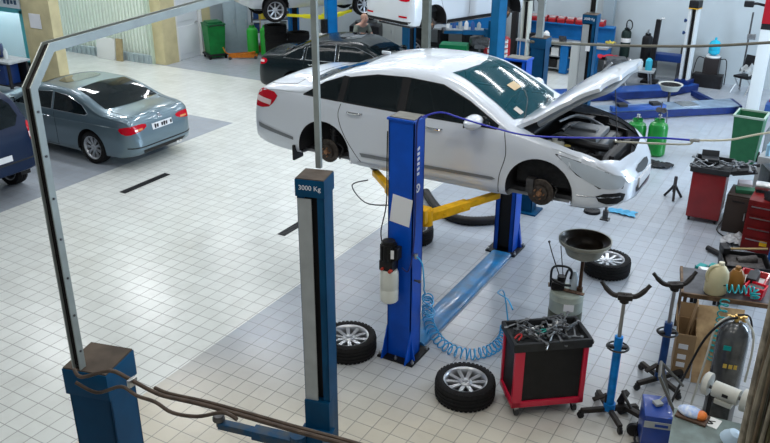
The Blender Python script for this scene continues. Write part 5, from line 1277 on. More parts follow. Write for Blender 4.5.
# facing local +y
vb = [(0, 0, .92), (0, .03, 1.08), (0, .10, 1.25), (0, .19, 1.38), (0, .25, 1.45), (0, .31, 1.50), (0, .33, 1.58), (0, .34, 1.64),
      (.18, .19, 1.36), (.27, .24, 1.12), (.22, .42, .98), (.2, .48, .94), (-.18, .19, 1.36), (-.27, .24, 1.12), (-.22, .42, .98), (-.2, .48, .94),
      (.10, 0, .88), (.12, .04, .48), (.13, 0, .10), (.13, .12, .05), (-.10, 0, .88), (-.12, .04, .48), (-.13, 0, .10), (-.13, .12, .05)]
eb_ = [(0, 1), (1, 2), (2, 3), (3, 4), (4, 5), (5, 6), (6, 7), (3, 8), (8, 9), (9, 10), (10, 11), (3, 12), (12, 13), (13, 14), (14, 15), (0, 16), (16, 17), (17, 18), (18, 19), (0, 20), (20, 21), (21, 22), (22, 23)]
rb = [(.15, .11), (.145, .11), (.16, .115), (.15, .10), (.06, .06), (.075, .085), (.088, .105), (.07, .085), .06, .045, .035, .03, .06, .045, .035, .03, .09, .065, .045, .04, .09, .065, .045, .04]
body_ = skin_mesh('body', vb, eb_, rb, SKIN, man)
vs_ = vb[:5] + vb[8:10] + vb[12:14]
rr_ = [(.16, .12), (.155, .12), (.172, .125), (.162, .112), (.072, .07), .07, .058, .07, .058]
skin_mesh('shirt', [vb[0], vb[1], vb[2], vb[3], (0, .22, 1.42), vb[8], (.26, .235, 1.14), vb[12], (-.26, .235, 1.14)], [(0, 1), (1, 2), (2, 3), (3, 4), (3, 5), (5, 6), (3, 7), (7, 8)], rr_, SHIRT, man)
skin_mesh('trousers', [(0, 0, .95), (.10, 0, .86), (.12, .04, .48), (.13, 0, .12), (-.10, 0, .86), (-.12, .04, .48), (-.13, 0, .12)], [(0, 1), (1, 2), (2, 3), (0, 4), (4, 5), (5, 6)], [(.155, .12), .105, .08, .06, .105, .08, .06], TROUS, man)
for s in (-1, 1):
    out('shoe', MB().box((s * .13, .06, .045), (.1, .28, .09), bev=.03), BLACK, man)
    out('ear', MB().ball((s * .088, .33, 1.59), .025, (.4, .8, 1.2)), SKIN, man)
    vv = [(s * .2, .47, .945), (s * .2, .53, .91)]; ee = [(0, 1)]; rd = [.032, .034]
    for k in range(4):
        bx = s * (.17 + .022 * k); L_ = (.055, .065, .06, .045)[k]; i0 = len(vv); vv += [(bx, .56, .895), (bx, .56 + L_ * .6, .875), (bx, .56 + L_, .845)]; ee += [(1, i0), (i0, i0 + 1), (i0 + 1, i0 + 2)]; rd += [.010, .009, .008]
    i0 = len(vv); vv += [(s * .155, .50, .92), (s * .135, .54, .90)]; ee += [(0, i0), (i0, i0 + 1)]; rd += [.012, .009]
    skin_mesh('hand', vv, ee, rd, SKIN, man, 1)
    out('eye', MB().ball((s * .033, .432, 1.60), .012), mat('eye_dark', (.02, .015, .01), .2), man)
out('nose', MB().ball((0, .455, 1.575), .018, (.8, 1.2, 1.4)), SKIN, man); out('mouth', MB().ball((0, .43, 1.53), .02, (1.3, .5, .3)), mat('lips', (.45, .18, .15), .5), man)
out('hair', MB().ball((0, .315, 1.60), .1, (.93, 1.06, .95)).xf(Matrix.Translation((0, -.012, .008))), mat('short_hair', (.46, .28, .21), .6), man)

# ------------------------------------------------------------------ things along the back wall
GPOST = mat('grey_olive_post', (.16, .18, .165), .6, .1, var=.2)
t = tag(out('steel_post', MB().box((0, 0, 3.35), (.14, .12, 6.7), bev=.01), GPOST), 'dark grey square steel post standing in front of the back centre white car', 'post'); t.location = (-6.75, 13.35, 0)
t = tag(out('steel_post', MB().box((0, 0, 3.35), (.16, .16, 6.7), bev=.01), mat('dark_post', (.035, .037, .04), .5)), 'near black upright post beside the slim white framed post', 'post'); t.location = (-8.2, 21.75, 0)
t = tag(out('steel_post', MB().box((0, 0, 3.35), (.3, .2, 6.7), bev=.01), mat('pale_blue_grey_post', (.30, .37, .41), .6)), 'pale blue grey broad post against the back wall left of the gas bottles', 'post'); t.location = (-5.75, 22.4, 0)
t = thing('slotted_column', 'slim white framed column with dark slot and black top', 'column', (-7.78, 21.5, 0), R(-15))
out('frame', MB().box((-.1, 0, .95), (.04, .16, 1.9)).box((.1, 0, .95), (.04, .16, 1.9)).box((0, .06, .95), (.2, .03, 1.9)), mat('cream_frame', (.62, .66, .60), .5), t)
out('slot', MB().box((0, .03, .95), (.15, .04, 1.8)), SLOT, t); out('top_box', MB().box((0, 0, 1.98), (.26, .2, .16), bev=.01), BLACK, t)
# red tool chest with white drawers
t = thing('tool_chest', 'small red tool chest with white drawer fronts beside the petrol blue column', 'tool chest', (-8.38, 20.95, 0), R(32))
out('chest_body', MB().box((0, 0, .5), (.66, .45, .82), bev=.01), REDP, t)
for k in range(6): 
    dr = out('drawer', MB().box((-.02, -.235, .2 + k * .13), (.56, .02, .10), bev=.004), WHITEP, t); out('handle', MB().box((-.02, -.25, .235 + k * .13), (.5, .012, .015)), BLACK, dr)
for x in (-.25, .25): out('caster', MB().cyl((x, -.15, .045), (x + .03, -.15, .045), .045).cyl((x, .15, .045), (x + .03, .15, .045), .045), BLACK, t)
t = thing('blue_box', 'blue box with grey lid on the floor behind the silver saloon roof, left of the petrol blue post', 'box', (-7.35, 20.3, 0), R(20)) if 0 else None
# main blue bench with cabinets
BB = mat('bench_blue', (.01, .17, .48), .4, var=.25, scale=3)
wb_ = thing('workbench', 'long blue workbench with open compartments along the back wall', 'workbench', (-6.72, 21.75, 0), 0); wb_.scale = (.86, 1, 1)
out('bench_top', MB().box((0, 0, .82), (3.0, .7, .06), bev=.01), GREYP, wb_)
out('back_panel', MB().box((0, .3, 1.06), (3.0, .05, .46)).box((0, .18, 1.30), (3.0, .3, .03)), BB, wb_)
for x0, x1 in ((-1.45, -1.15), (-.95, -.62), (.0, .25), (1.15, 1.45)): out('pedestal', MB().box(((x0 + x1) / 2, 0, .40), (x1 - x0, .6, .78), bev=.01), BB, wb_)
for z in (.12, .45): out('shelf_board', MB().box((-.25, .05, z), (1.9, .5, .03)), GREYP, wb_)
out('kick_board', MB().box((0, .25, .4), (2.9, .04, .75)), BLACK, wb_)
rs = random.Random(11)
for k in range(8):
    x = -7.78 + k * .26 if k < 6 else -7.78 + k * .26 + .05
    t = thing('storage_bin', 'red open parts bin in the row on the blue workbench shelf', 'parts bin', (x + .10, 21.93, 1.318), 0, 'red parts bins on the blue workbench')
    out('bin_body', MB().prism([(-.12, 0), (.12, 0), (.12, .15), (-.04, .15), (-.12, .08)], -.105, .105, 'yz').xf(Matrix.Identity(4)), mat('bin_dull_red', (.30, .01, .015), .5), t); out('parts', MB().box((0, 0, .13), (.17, .16, .05), bev=.02), mat('parts_mix', (.55, .45, .45), .6, var=.5, scale=40), t)
t = tag(out('tool_box', MB().box((0, 0, .08), (.4, .22, .16), bev=.02), BLACK), 'black tool box at the left end of the blue workbench top', 'tool box'); t.location = (-7.6, 21.6, .85)
t = tag(out('canister', MB().lathe([(.001, 0), (.09, 0), (.09, .2), (.03, .26), (.001, .26)], 16), WHITEP), 'white canister on the blue workbench near its left end', 'canister'); t.location = (-7.2, 21.6, .85)
t = tag(out('vice', MB().box((0, 0, .05), (.16, .2, .1), bev=.02).box((0, -.06, .13), (.2, .06, .1), bev=.015).cyl((0, -.2, .1), (0, -.05, .1), .015), DSTEEL), 'dark bench vice on the blue workbench', 'vice'); t.location = (-6.7, 21.55, .85)
for i, (x, z, m_) in enumerate(((-6.95, .135, BLACK), (-6.7, .135, GREYP), (-6.45, .465, BLACK), (-6.9, .465, WHITEP), (-7.0, .465, DSTEEL))):
    if i == 4: continue
    t = tag(out('storage_box', MB().box((0, 0, .11), (.22, .3, .22), bev=.01), m_), ('black box on the lower compartment shelf of the blue workbench', 'grey box on the lower compartment shelf of the blue workbench', 'black box on the upper compartment shelf of the blue workbench', 'white box on the upper compartment shelf of the blue workbench')[i], 'box'); t.location = (x, 21.7, z)
t = thing('faucet', 'dark curved tap mounted on the back wall above the blue workbench', 'tap', (-7.95, 22.55, 1.45), 0)
out('spout', MB().tube([(0, 0, 0), (0, -.08, .3), (.1, -.12, .36), (.18, -.12, .25)], .016, 8, 5), DSTEEL, t)
t = thing('red_cloth', 'x', 'x') if 0 else None
t = rag('cloth_heap', -5.35, 21.3, mat('red_cloth', (.42, .02, .04), .8), 'red cloth draped over the drum behind the raised bonnet', 'cloth', .5, .4, .12, 8); t.location.z = .60
t = tag(out('drum', MB().lathe([(.001, 0), (.25, 0), (.26, .02), (.25, .3), (.26, .31), (.25, .58), (.001, .6)], 22), mat('drum_dark', (.04, .045, .05), .5)), 'dark drum behind the raised bonnet', 'drum'); t.location = (-5.35, 21.3, 0)
t = rag('yellow_cloth', -5.5, 21.9, mat('yellow_cloth', (.60, .50, .10), .8), 'small yellow cloth by the red cloth behind the raised bonnet', 'cloth', .25, .2, .1, 9); t.location.z = .86
# dark gas bottles at the back wall
g1 = gas(-5.15, 22.15, .13, 1.25, mat('black_green_bottle', (.015, .03, .025), .4), 'tall dark green gas bottle with white collar at the back wall')
out('white_band', MB().lathe([(.1325, .92), (.134, .94), (.134, 1.02), (.12, 1.06)], 22), WHITEP, g1)
out('hose_coil', MB().lathe([(.13, -.02), (.15, 0), (.13, .02), (.11, 0)], 20, o=(0, -.08, 1.38), axis=(.3, -1, .2), closed=True), BLACK, g1)
gas(-4.6, 22.25, .14, 1.15, mat('black_bottle', (.012, .012, .014), .4), 'black gas bottle at the back wall right of the dark green one')
t = thing('bottle_trolley', 'blue metal tray stand beside the black gas bottle at the back wall', 'stand', (-4.0, 22.2, 0), 0)
out('tray', MB().box((0, 0, .62), (.75, .35, .18), bev=.02), mat('dark_blue_tray', (.01, .035, .15), .4), t)
for x in (-.3, .3): out('leg', MB().box((x, 0, .27), (.04, .3, .54)), DSTEEL, t)
t = thing('black_stand', 'slim black upright stand in front of the blue tray at the back wall', 'stand', (-4.3, 21.75, 0), 0)
out('upright', MB().box((0, 0, .85), (.12, .12, 1.6), ry=R(2)), BLACK, t); out('hook', MB().tube([(.05, 0, 1.62), (.12, 0, 1.7), (.16, 0, 1.66)], .015, 6, 3), STEEL, t); out('foot', MB().box((0, 0, .03), (.4, .4, .05)), BLACK, t)
t = thing('side_table', 'low grey steel frame table with cans left of the alignment post', 'table', (-4.65, 21.2, 0), R(5))
out('table_top', MB().box((0, 0, .42), (1.1, .5, .04)), GREYP, t)
for x in (-.48, .48):
    for y in (-.2, .2): out('leg', MB().cyl((x, y, 0), (x * .85, y, .42), .02), STEEL, t)
for i, (x, m_, lb) in enumerate(((-.35, BLACK, 'black tin at the left of the low grey table'), (-.1, STEEL, 'steel can on the low grey table'), (.15, WHITEP, 'white tin in the middle of the low grey table'), (.38, mat('aqua_bottle', (.05, .45, .60), .3), 'aqua blue jug at the right end of the low grey table'))):
    o = tag(out('can', MB().lathe([(.001, 0), (.085, 0), (.09, .01), (.085, .2 + .05 * (i == 3)), (.04, .24 + .06 * (i == 3)), (.001, .24 + .06 * (i == 3))], 16), m_), lb, 'can' if i < 3 else 'jug'); p = world_of(t, x, 0, 0); o.location = (p[0], p[1], .44)
eg = thing('engine_block', 'engine block on a tubular stand behind the raised bonnet', 'engine', (-4.95, 20.5, 0), R(20))
out('block', MB().box((0, 0, .65), (.5, .4, .35), bev=.05).cyl((-.3, 0, .62), (.3, 0, .62), .12).cyl((.28, .1, .7), (.34, .1, .7), .12), mat('dirty_aluminium', (.16, .165, .17), .45, .6, var=.5, scale=12), eg)
for x, y in ((-.25, -.25), (.25, -.25), (-.25, .25), (.25, .25)): out('leg', MB().cyl((x * 1.4, y, 0), (x * .6, y * .4, .5), .022), mat('silver_tube', (.35, .36, .37), .35, .8), eg)
# alignment post, platform
ALP = t = thing('alignment_post', 'white alignment post with black slot and yellow edged black top', 'post', (-3.36, 21.3, 0), R(-12))
out('post_frame', MB().box((-.13, 0, 1.05), (.1, .2, 2.1), bev=.01).box((.13, 0, 1.05), (.07, .2, 2.1), bev=.01).box((0, .08, 1.05), (.3, .04, 2.1)), mat('post_white', (.62, .66, .67), .45), t)
out('slot', MB().box((0, .03, 1.05), (.17, .06, 2.0)), SLOT, t); tc_ = out('top_box', MB().box((0, 0, 2.17), (.36, .26, .18), bev=.01), BLACK, t)
out('yellow_band', MB().box((0, 0, 2.07), (.37, .27, .02)), YELLOW, tc_)
for z in (1.75, 1.45): out('side_knob', MB().cyl((-.18, 0, z), (-.28, -.02, z), .025).cyl((-.28, -.02, z), (-.32, -.02, z), .045), mat('navy_blue_paint', (0, 0, 0)), t)
ALP.scale = (.66, 1, 1)
out('foot', MB().box((0, 0, .15), (.55, .4, .3), bev=.03), mat('platform_navy', (.004, .022, .14), .4, var=.3), t)
tag(out('wall_cable', MB().tube([(-3.2, 22.5, 2.2), (-2.9, 22.55, 2.5), (-2.5, 22.56, 3.0), (-2.0, 22.56, 3.6)], .012, 6, 5), DSTEEL), 'grey cable rising from the alignment post along the back wall', 'cable')
t = thing('black_board', 'black slim board leaning at the back wall right of the alignment post', 'board', (-3.62, 22.38, 0), R(10))
out('board', MB().box((0, 0, .55), (.22, .06, .8), rx=R(-5), bev=.02), BLACK, t); out('floor_stand', MB().tube([(0, 0, .3), (.1, -.1, .9), (.25, -.15, .2), (.3, -.2, .03)], .015, 6, 4).cyl((.3, -.2, 0), (.3, -.2, .04), .14), DSTEEL, t)
PB = mat('platform_blue', (.004, .07, .34), .35, 0, var=.35, scale=3, coat=.2); PBD = mat('platform_navy', (0, 0, 0))
PG = mat('platform_deck_grey', (.24, .33, .44), .4, .2, var=.3, scale=4)
def platform(pts, h0, h1, label, deck):
    t = thing('lift_platform', label, 'lift platform', (0, 0, 0), 0)
    cx, cy_ = sum(p[0] for p in pts) / len(pts), sum(p[1] for p in pts) / len(pts); t.location = (cx, cy_, 0)
    l = [(a - cx, b - cy_) for a, b in pts]
    out('side_frame', MB().prism(l, h0, h1 - .01, 'xy'), PBD, t, 0); out('deck', MB().prism([(a * .97, b * .93) for a, b in l], h1 - .02, h1 + .004, 'xy'), deck, t, 0)
    return t
pl1 = platform([(-5.15, 17.55), (-5.0, 16.95), (-1.75, 19.75), (-2.05, 20.35)], .02, .20, 'blue scissor platform lying nearest, with grey deck, behind the green gas bottles', PG)
out('turn_plate', MB().box((.6, .55, .212), (.42, .42, .012), rz=R(40)), STEEL, pl1); 
pl2 = platform([(-6.2, 18.75), (-6.0, 18.15), (-3.6, 20.3), (-3.0, 21.4), (-3.4, 21.6), (-3.95, 20.75)], .02, .20, 'blue scissor platform lying farthest, in front of the alignment post', PB)
out('cross_bar', MB().box((.95, 1.55, .1), (1.5, .12, .12), rz=R(-50)), PBD, pl1); out('cross_bar', MB().box((-.75, .25, .1), (1.1, .1, .1), rz=R(-48)), PBD, pl1)
t = thing('oil_pan', 'round black pan with pale rim on a column above the blue platforms', 'pan', (-3.35, 19.45, -.38), 0)
out('pan', MB().lathe([(.001, .80), (.19, .80), (.24, .90), (.28, .93), (.28, .95), (.23, .93), (.18, .83), (.001, .83)], 30), mat('pale_rim', (.50, .52, .48), .4), t)
out('pan_inside', MB().lathe([(.001, .835), (.18, .835), (.225, .925), (.235, .936)], 30), SLOT, t)
out('stand', MB().cyl((0, 0, .40), (0, 0, .8), .03).cyl((0, 0, .385), (0, 0, .42), .16), DSTEEL, t)
t = thing('jack_beam', 'grey and blue jacking beam lying over the platforms behind the engine bay', 'jack beam', (-3.7, 17.6, .206), R(40))
out('beam', MB().box((0, 0, .06), (1.3, .16, .1), bev=.01), PB, t); out('pad', MB().box((-.4, 0, .14), (.2, .2, .06)).box((.4, 0, .14), (.2, .2, .06)), BLACK, t)
t.location = (-3.75, 18.1, .206)
# water dispenser
t = thing('water_cooler', 'black water stand at the back wall under the blue bottle', 'water cooler', (-2.88, 22.2, 0), 0)
out('cabinet', MB().box((0, 0, .38), (.38, .36, .72), bev=.03), mat('dark_brown_black', (.03, .025, .025), .45), t); out('lower_box', MB().box((-.02, -.16, .17), (.72, .34, .34), bev=.02), BLACK, t)
out('white_collar', MB().lathe([(.17, .74), (.18, .76), (.17, .79), (.001, .79)], 20), WHITEP, t)
out('side_cable', MB().tube([(.2, -.1, .72), (.36, -.15, .7), (.4, -.2, .1)], .012, 6, 4), BLACK, t); out('side_cable', MB().tube([(-.2, -.1, .72), (-.36, -.15, .7), (-.42, -.2, .1)], .012, 6, 4), BLACK, t)
t = tag(out('water_bottle', MB().lathe([(.05, 0), (.14, .06), (.145, .12), (.138, .14), (.145, .16), (.145, .30), (.10, .37), (.03, .40), (.03, .46), (.001, .46)], 24), mat('aqua_water', (.02, .50, .72), .1, 0, alpha=.85)), 'bright aqua blue water bottle upside down on the black water stand', 'water bottle'); t.location = (-2.88, 22.2, .79)
# chair
t = thing('office_chair', 'dark metal frame chair heaped with clothes beside the tall white column', 'chair', (-1.98, 21.7, 0), R(-30))
out('seat', MB().box((0, 0, .45), (.42, .4, .06), bev=.02), BLACK, t); out('backrest', MB().box((-.02, .2, .80), (.40, .05, .3), rx=R(-8), bev=.02), BLACK, t)
for x in (-.18, .18): out('leg', MB().tube([(x, -.18, .44), (x * 1.2, .2, .02)], .013, 8), STEEL, t); out('leg', MB().tube([(x, .2, .66), (x * 1.2, -.2, .02)], .013, 8), STEEL, t)
t = rag('clothes_heap', -1.9, 21.65, mat('pale_grey_clothes', (.40, .43, .44), .8, var=.4), 'pale grey clothes heaped on the dark metal chair', 'clothes', .45, .45, .3, 12); t.location.z = .49
# tall white column with red head
t = thing('white_column', 'tall slanted looking white column with red head at the right edge of the back bay', 'column', (-1.52, 19.6, 0), 0)
out('column', MB().box((0, 0, 1.0), (.26, .26, 2.0), bev=.012), mat('column_white', (.66, .70, .70), .45), t); out('black_band', MB().box((0, 0, 2.06), (.27, .27, .13)), BLACK, t)
out('red_head', MB().box((.03, 0, 2.5), (.34, .3, .76), bev=.02), mat('maroon_red', (.38, .01, .02), .4), t)
out('swing_arm', MB().tube([(-.12, 0, 2.48), (-.3, -.05, 2.52), (-.42, -.05, 2.50)], .028, 8, 3).box((-.46, -.05, 2.50), (.2, .14, .13), bev=.03), BLACK, t)
out('base_foot', MB().box((0, 0, .04), (.5, .4, .08), bev=.01), PBD, t)
t = thing('pipe_stand', 'thin grey pole standing left of the tall white column', 'pole', (-2.12, 22.2, 0), 0)
out('pole', MB().cyl((0, 0, 0), (0, 0, 1.95), .022), DSTEEL, t); out('bracket', MB().box((.06, 0, 1.35), (.2, .08, .14), bev=.02), STEEL, t)
t = thing('lathe_machine', 'dark red machine frame right of the tall white column', 'machine', (-1.15, 20.4, 0), 0)
out('frame', MB().box((0, 0, .6), (.12, .12, 1.2), ry=R(6)).box((.15, 0, .35), (.3, .1, .1)), mat('maroon_red', (0, 0, 0)), t); out('blue_foot', MB().box((.1, -.1, .12), (.5, .5, .2), bev=.02), mat('box_blue', (0, 0, 0)), t)
# green tank and engine parts under the white car
t = thing('green_oil_tank', 'green waste tank with white marks under the back centre white car', 'tank', (-9.2, 19.9, 0), R(15))
out('tank', MB().box((0, 0, .45), (.75, .5, .8), bev=.04), mat('tank_green', (.01, .25, .09), .4), t); out('white_mark', MB().box((.0, -.252, .6), (.14, .006, .1)).box((.16, -.252, .5), (.1, .006, .08)), WHITEP, t)
for x in (-.3, .3): out('wheel', MB().cyl((x, -.2, .04), (x + .03, -.2, .04), .04).cyl((x, .2, .04), (x + .03, .2, .04), .04), BLACK, t)
t = thing('gearbox', 'grey gearbox on a stand right of the green waste tank', 'gearbox', (-8.6, 20.2, 0), R(30))
out('casing', MB().lathe([(.001, -.25), (.12, -.25), (.14, -.1), (.22, .12), (.24, .2), (.001, .22)], 20, o=(0, 0, .95), axis=(1, .2, .1)).box((0, 0, .8), (.3, .25, .15), bev=.03), mat('dirty_aluminium', (0, 0, 0)), t); out('stand', MB().cyl((0, 0, 0), (0, 0, .75), .05).box((0, 0, .03), (.5, .5, .05)), DSTEEL, t)
t = thing('workbench', 'blue workbench along the back wall under the back centre white car', 'workbench', (-10.2, 22.1, 0), 0)
out('bench_top', MB().box((0, 0, .82), (2.6, .7, .05)), GREYP, t); out('back_panel', MB().box((0, .32, 1.15), (2.6, .04, .6)), BB, t)
for x in (-1.2, -.4, .4, 1.2): out('leg', MB().box((x, 0, .4), (.08, .6, .8)), BLACK, t)
out('lower_shelf', MB().box((0, .1, .25), (2.5, .5, .03)), BLACK, t)
for i in range(6):
    o = tag(out('bottle', MB().lathe([(.001, 0), (.06, 0), (.06, .18), (.025, .24), (.001, .25)], 12), [WHITEP, mat('box_blue', (0, 0, 0)), GREYP][i % 3]), ('white', 'blue', 'grey')[i % 3] + ' bottle standing on the bench under the back centre white car', 'bottle', 'bottles on the bench under the white car'); o.location = (-10.4 + .2 * i, 22.0, .845)
t = cabinet('cabinet', 'low white cabinet at the back wall below the back centre white car', 'cabinet', (-12.45, 22.15, 0), 0, 1.6, .5, 1.1, mat('cabinet_cream', (.55, .58, .55), .5), 3)
t = thing('floor_clutter', 'x', 'x') if 0 else None
t = thing('tyre_machine', 'bulky black tyre machine behind the mechanic under the back left raised car', 'machine', (-12.6, 20.9, 0), R(20))
out('machine_body', MB().box((0, 0, .45), (.9, .7, .9), bev=.04), BLACK, t); out('column', MB().box((.1, .3, 1.1), (.14, .14, .8), bev=.01).box((.1, .0, 1.45), (.12, .6, .1)), BLACK, t); out('turntable', MB().cyl((0, 0, .9), (0, 0, 1.0), .34, n=24), DSTEEL, t)
o = wheel_parts(None, .325, .22, .225, 10, .036, False, (-11.0, 20.9, .33), (R(88), 0, R(25)), 'car_wheel'); tag(o, 'dark wheel leaning behind the mechanic near the white cabinet', 'wheel')
# ------------------------------------------------------------------ right side clutter
t = cabinet('low_cabinet', 'dark brown low cabinet at the right between the deep red cabinet and the red chest', 'cabinet', (-.90, 12.78, 0), R(-2), .36, .5, .62, mat('dark_brown_panel', (.04, .028, .022), .5), 1)
t = thing('parts_box', 'small pinkish white box on top of the dark brown low cabinet', 'box', (-.90, 12.95, .62), R(10))
out('box', MB().box((0, 0, .05), (.2, .2, .1), bev=.008), mat('pinkish_white', (.62, .56, .58), .6), t); out('green_tray', MB().box((0, -.2, .03), (.28, .18, .06), bev=.01), mat('dark_green_tray', (.02, .10, .05), .5), t)
t = thing('tool_chest', 'bright red drawer chest at the right edge beneath dark machine parts', 'tool chest', (-.52, 12.25, 0), R(-3))
REDC = mat('dull_chest_red', (.20, .008, .008), .45, var=.4, scale=5)
out('chest_body', MB().box((0, 0, .40), (.40, .6, .8), bev=.01), REDC, t)
for k in range(4): 
    dr = out('drawer', MB().box((0, -.306, .15 + k * .17), (.36, .012, .15), bev=.004), REDC, t); out('handle', MB().box((0, -.318, .20 + k * .17), (.3, .012, .015)), STEEL, dr)
out('yellow_label', MB().box((.1, -.315, .17), (.1, .005, .08)), YELLOW, t)
t = thing('blue_rack', 'blue tube rack with small boxes at the right edge beside the bright red chest', 'rack', (-.18, 11.9, 0), 0)
for x in (-.12, .3):
    for y in (-.5, .5): out('upright', MB().box((x, y, .6), (.035, .035, 1.2)), mat('rack_blue', (.01, .10, .36), .4), t)
for z in (.25, .6, .95): out('shelf_board', MB().box((.09, 0, z), (.46, 1.04, .02)), mat('rack_blue', (0, 0, 0)), t)
rs = random.Random(21)
cc = [mat('c_teal', (.03, .25, .28), .5), mat('c_yellow', (.55, .38, .04), .5), mat('c_black', (.02, .02, .022), .5), mat('c_white', (.6, .62, .62), .5), mat('c_blue', (.02, .09, .38), .5), mat('c_red', (.4, .02, .02), .5)]
cn = ('teal', 'yellow', 'black', 'white', 'royal blue', 'red')
for i in range(12):
    z = (.26, .61, .96)[i // 4]; y = -.38 + (i % 4) * .24; k = (i * 5 + i // 4) % 6
    o = tag(out('small_box', MB().box((0, 0, .07), (.2, .16, .14 - .03 * (i % 3)), bev=.012), cc[k]), cn[k] + ' box on the ' + ('bottom', 'middle', 'top')[i // 4] + ' shelf of the blue rack, ' + ('nearest', 'second nearest', 'second farthest', 'farthest')[i % 4], 'box', 'small boxes on the blue tube rack')
    o.location = (-.18 + .05, 11.9 + y, z); o.rotation_euler = (0, 0, rs.uniform(-.3, .3))
# machine parts on the chest and rack
mach = mat('dark_machined', (.05, .055, .06), .4, .5, var=.5, scale=20)
for i, (x, y, z, lb) in enumerate(((-.62, 12.4, .80, 'silver water pump on the bright red chest'), (-.45, 12.1, .80, 'dark starter motor on the bright red chest'), (-.50, 13.4, .0, 'black compressor block standing behind the bright red chest'), (-.62, 14.0, .0, 'grey machine block in front of the clear bottle'))):
    t = thing('machine_part', lb, 'machine part', (x, y, z), i)
    if i < 2: out('housing', MB().cyl((-.09, 0, .08), (.1, 0, .08), .075).cyl((.1, 0, .08), (.15, 0, .08), .04), STEEL if i == 0 else mach, t); out('flange', MB().box((0, 0, .01), (.14, .16, .02)), mach, t)
    else: out('housing', MB().box((0, 0, .45), (.42, .4, .88), bev=.04).cyl((0, -.1, .88), (0, -.1, 1.02), .12), mach if i == 2 else GREYP, t); out('fan_guard', MB().lathe([(.001, .03), (.14, .03), (.15, 0)], 20, o=(0, -.2, .6), axis=(0, -1, 0)), STEEL, t)
t = tag(out('spray_can', MB().lathe([(.001, 0), (.035, 0), (.035, .18), (.02, .2), (.012, .23), (.001, .23)], 14), mat('sky_can', (.35, .62, .80), .3, .3)), 'pale sky blue spray can on the grey machine block', 'spray can'); t.location = (-.72, 13.9, .90)
# heap on the floor
t = rag('white_bag', -.83, 12.18, mat('crumpled_plastic', (.45, .46, .47), .35, var=.5, scale=20), 'crumpled white plastic bag on the floor below the dark brown cabinet', 'bag', .34, .4, .14, 31)
t = tag(out('power_cord', MB().tube([(-1.15, 13.3, .2), (-1.12, 12.9, .06), (-1.14, 12.5, .02), (-.98, 12.25, .02), (-.85, 12.0, .03), (-.8, 11.7, .03)], .01, 6, 6), BLACK), 'black cord trailing over the floor beside the deep red cabinet', 'cord')
DK = mat('dark_greasy_parts', (.025, .025, .027), .5, .3, var=.5)
t = thing('shock_absorber', 'dark shock absorber lying on the tiles near the heap of parts', 'shock absorber', (-.98, 11.55, .05), R(-35))
out('tube', MB().cyl((-.2, 0, 0), (.1, 0, 0), .04).cyl((.1, 0, 0), (.28, 0, 0), .018), DK, t); out('mount', MB().box((.3, 0, 0), (.1, .12, .06), bev=.01), DK, t)
t = thing('wooden_handle_tool', 'dark mallet with tan wooden handle lying across the parts heap', 'mallet', (-.62, 11.35, .28), R(25))
out('handle', MB().cyl((-.25, 0, 0), (.3, 0, .02), .016), mat('tan_wood', (.42, .30, .14), .6), t); out('head', MB().box((-.28, 0, 0), (.1, .2, .1), bev=.02), DK, t)
t = thing('parts_crate', 'dark crate of greasy parts on the floor right of the shock absorber', 'crate', (-.58, 11.1, 0), R(15))
out('crate', tub(.6, .5, .62, .52, .24, .02, 0), DK, t); out('contents', MB().box((0, 0, .15), (.5, .4, .12), bev=.04).cyl((-.1, 0, .2), (.15, .05, .24), .06), mat('parts_mix2', (.10, .09, .085), .5, .4, var=.6, scale=25), t)
o = wheel_parts(None, .30, .2, .2, 10, .036, False, (-.62, 10.45, .11), (R(8), 0, 0), 'car_wheel'); tag(o, 'small dark tyre lying behind the cream canister', 'wheel')
t = thing('packet_heap', 'white and teal packets on a low black stool behind the cream canister', 'packets', (-.88, 9.85, 0), R(15))
out('stool', MB().box((0, 0, .5), (.34, .34, .04)).box((-.14, -.14, .25), (.04, .04, .5)).box((.14, -.14, .25), (.04, .04, .5)).box((.14, .14, .25), (.04, .04, .5)).box((-.14, .14, .25), (.04, .04, .5)), BLACK, t)
out('packet', MB().box((-.04, -.03, .55), (.2, .13, .05), rz=.4, ry=.2, bev=.015), WHITEP, t); out('packet', MB().box((.08, .08, .56), (.18, .12, .05), rz=-.5, bev=.015), mat('teal_packet', (.0, .28, .27), .4), t); out('packet', MB().box((-.1, .10, .54), (.14, .1, .04), rz=1.0, bev=.01), mat('teal_packet', (0, 0, 0)), t)

# steel table with dark top, canister, plywood board
WT = mat('worn_steel_top', (.10, .10, .11), .4, .5, var=.5, scale=5)
t = thing('steel_table', 'steel framed table with worn dark top under the cream canister', 'table', (-.46, 9.06, 0), R(12))
out('table_top', MB().box((0, 0, .78), (1.25, .66, .03), bev=.004), WT, t)
out('edge_rail', MB().box((0, -.34, .77), (1.28, .03, .05)).box((-.64, 0, .77), (.03, .7, .05)), mat('rusty_rail', (.20, .13, .08), .6, .3, var=.5), t)
for x in (-.6, .6):
    for y in (-.3, .3): out('leg', MB().box((x, y, .385), (.035, .035, .77)), mat('rusty_rail', (0, 0, 0)), t)
pw = tag(out('plywood_board', MB().box((0, 0, .43), (.48, .018, .86), bev=.003), mat('worn_plywood', (.58, .41, .23), .7, 0, dirt=(.33, .21, .11), scale=7)), 'worn plywood board leaning against the front of the steel table', 'board'); pw.location = (-.48, 8.12, .01); pw.rotation_euler = (R(-25), 0, R(16))
t = thing('canister', 'cream plastic canister with moulded handle on the steel table', 'canister', (-.70, 8.76, .797), R(30))
CREAM = mat('cream_plastic', (.66, .60, .38), .45, var=.1)
mb = MB().lathe([(.001, 0), (.11, 0), (.125, .02), (.125, .20), (.115, .27), (.075, .33), (.04, .35), (.001, .35)], 26)
mb.v = [(x * 1.0, y * .78, z) for x, y, z in mb.v]
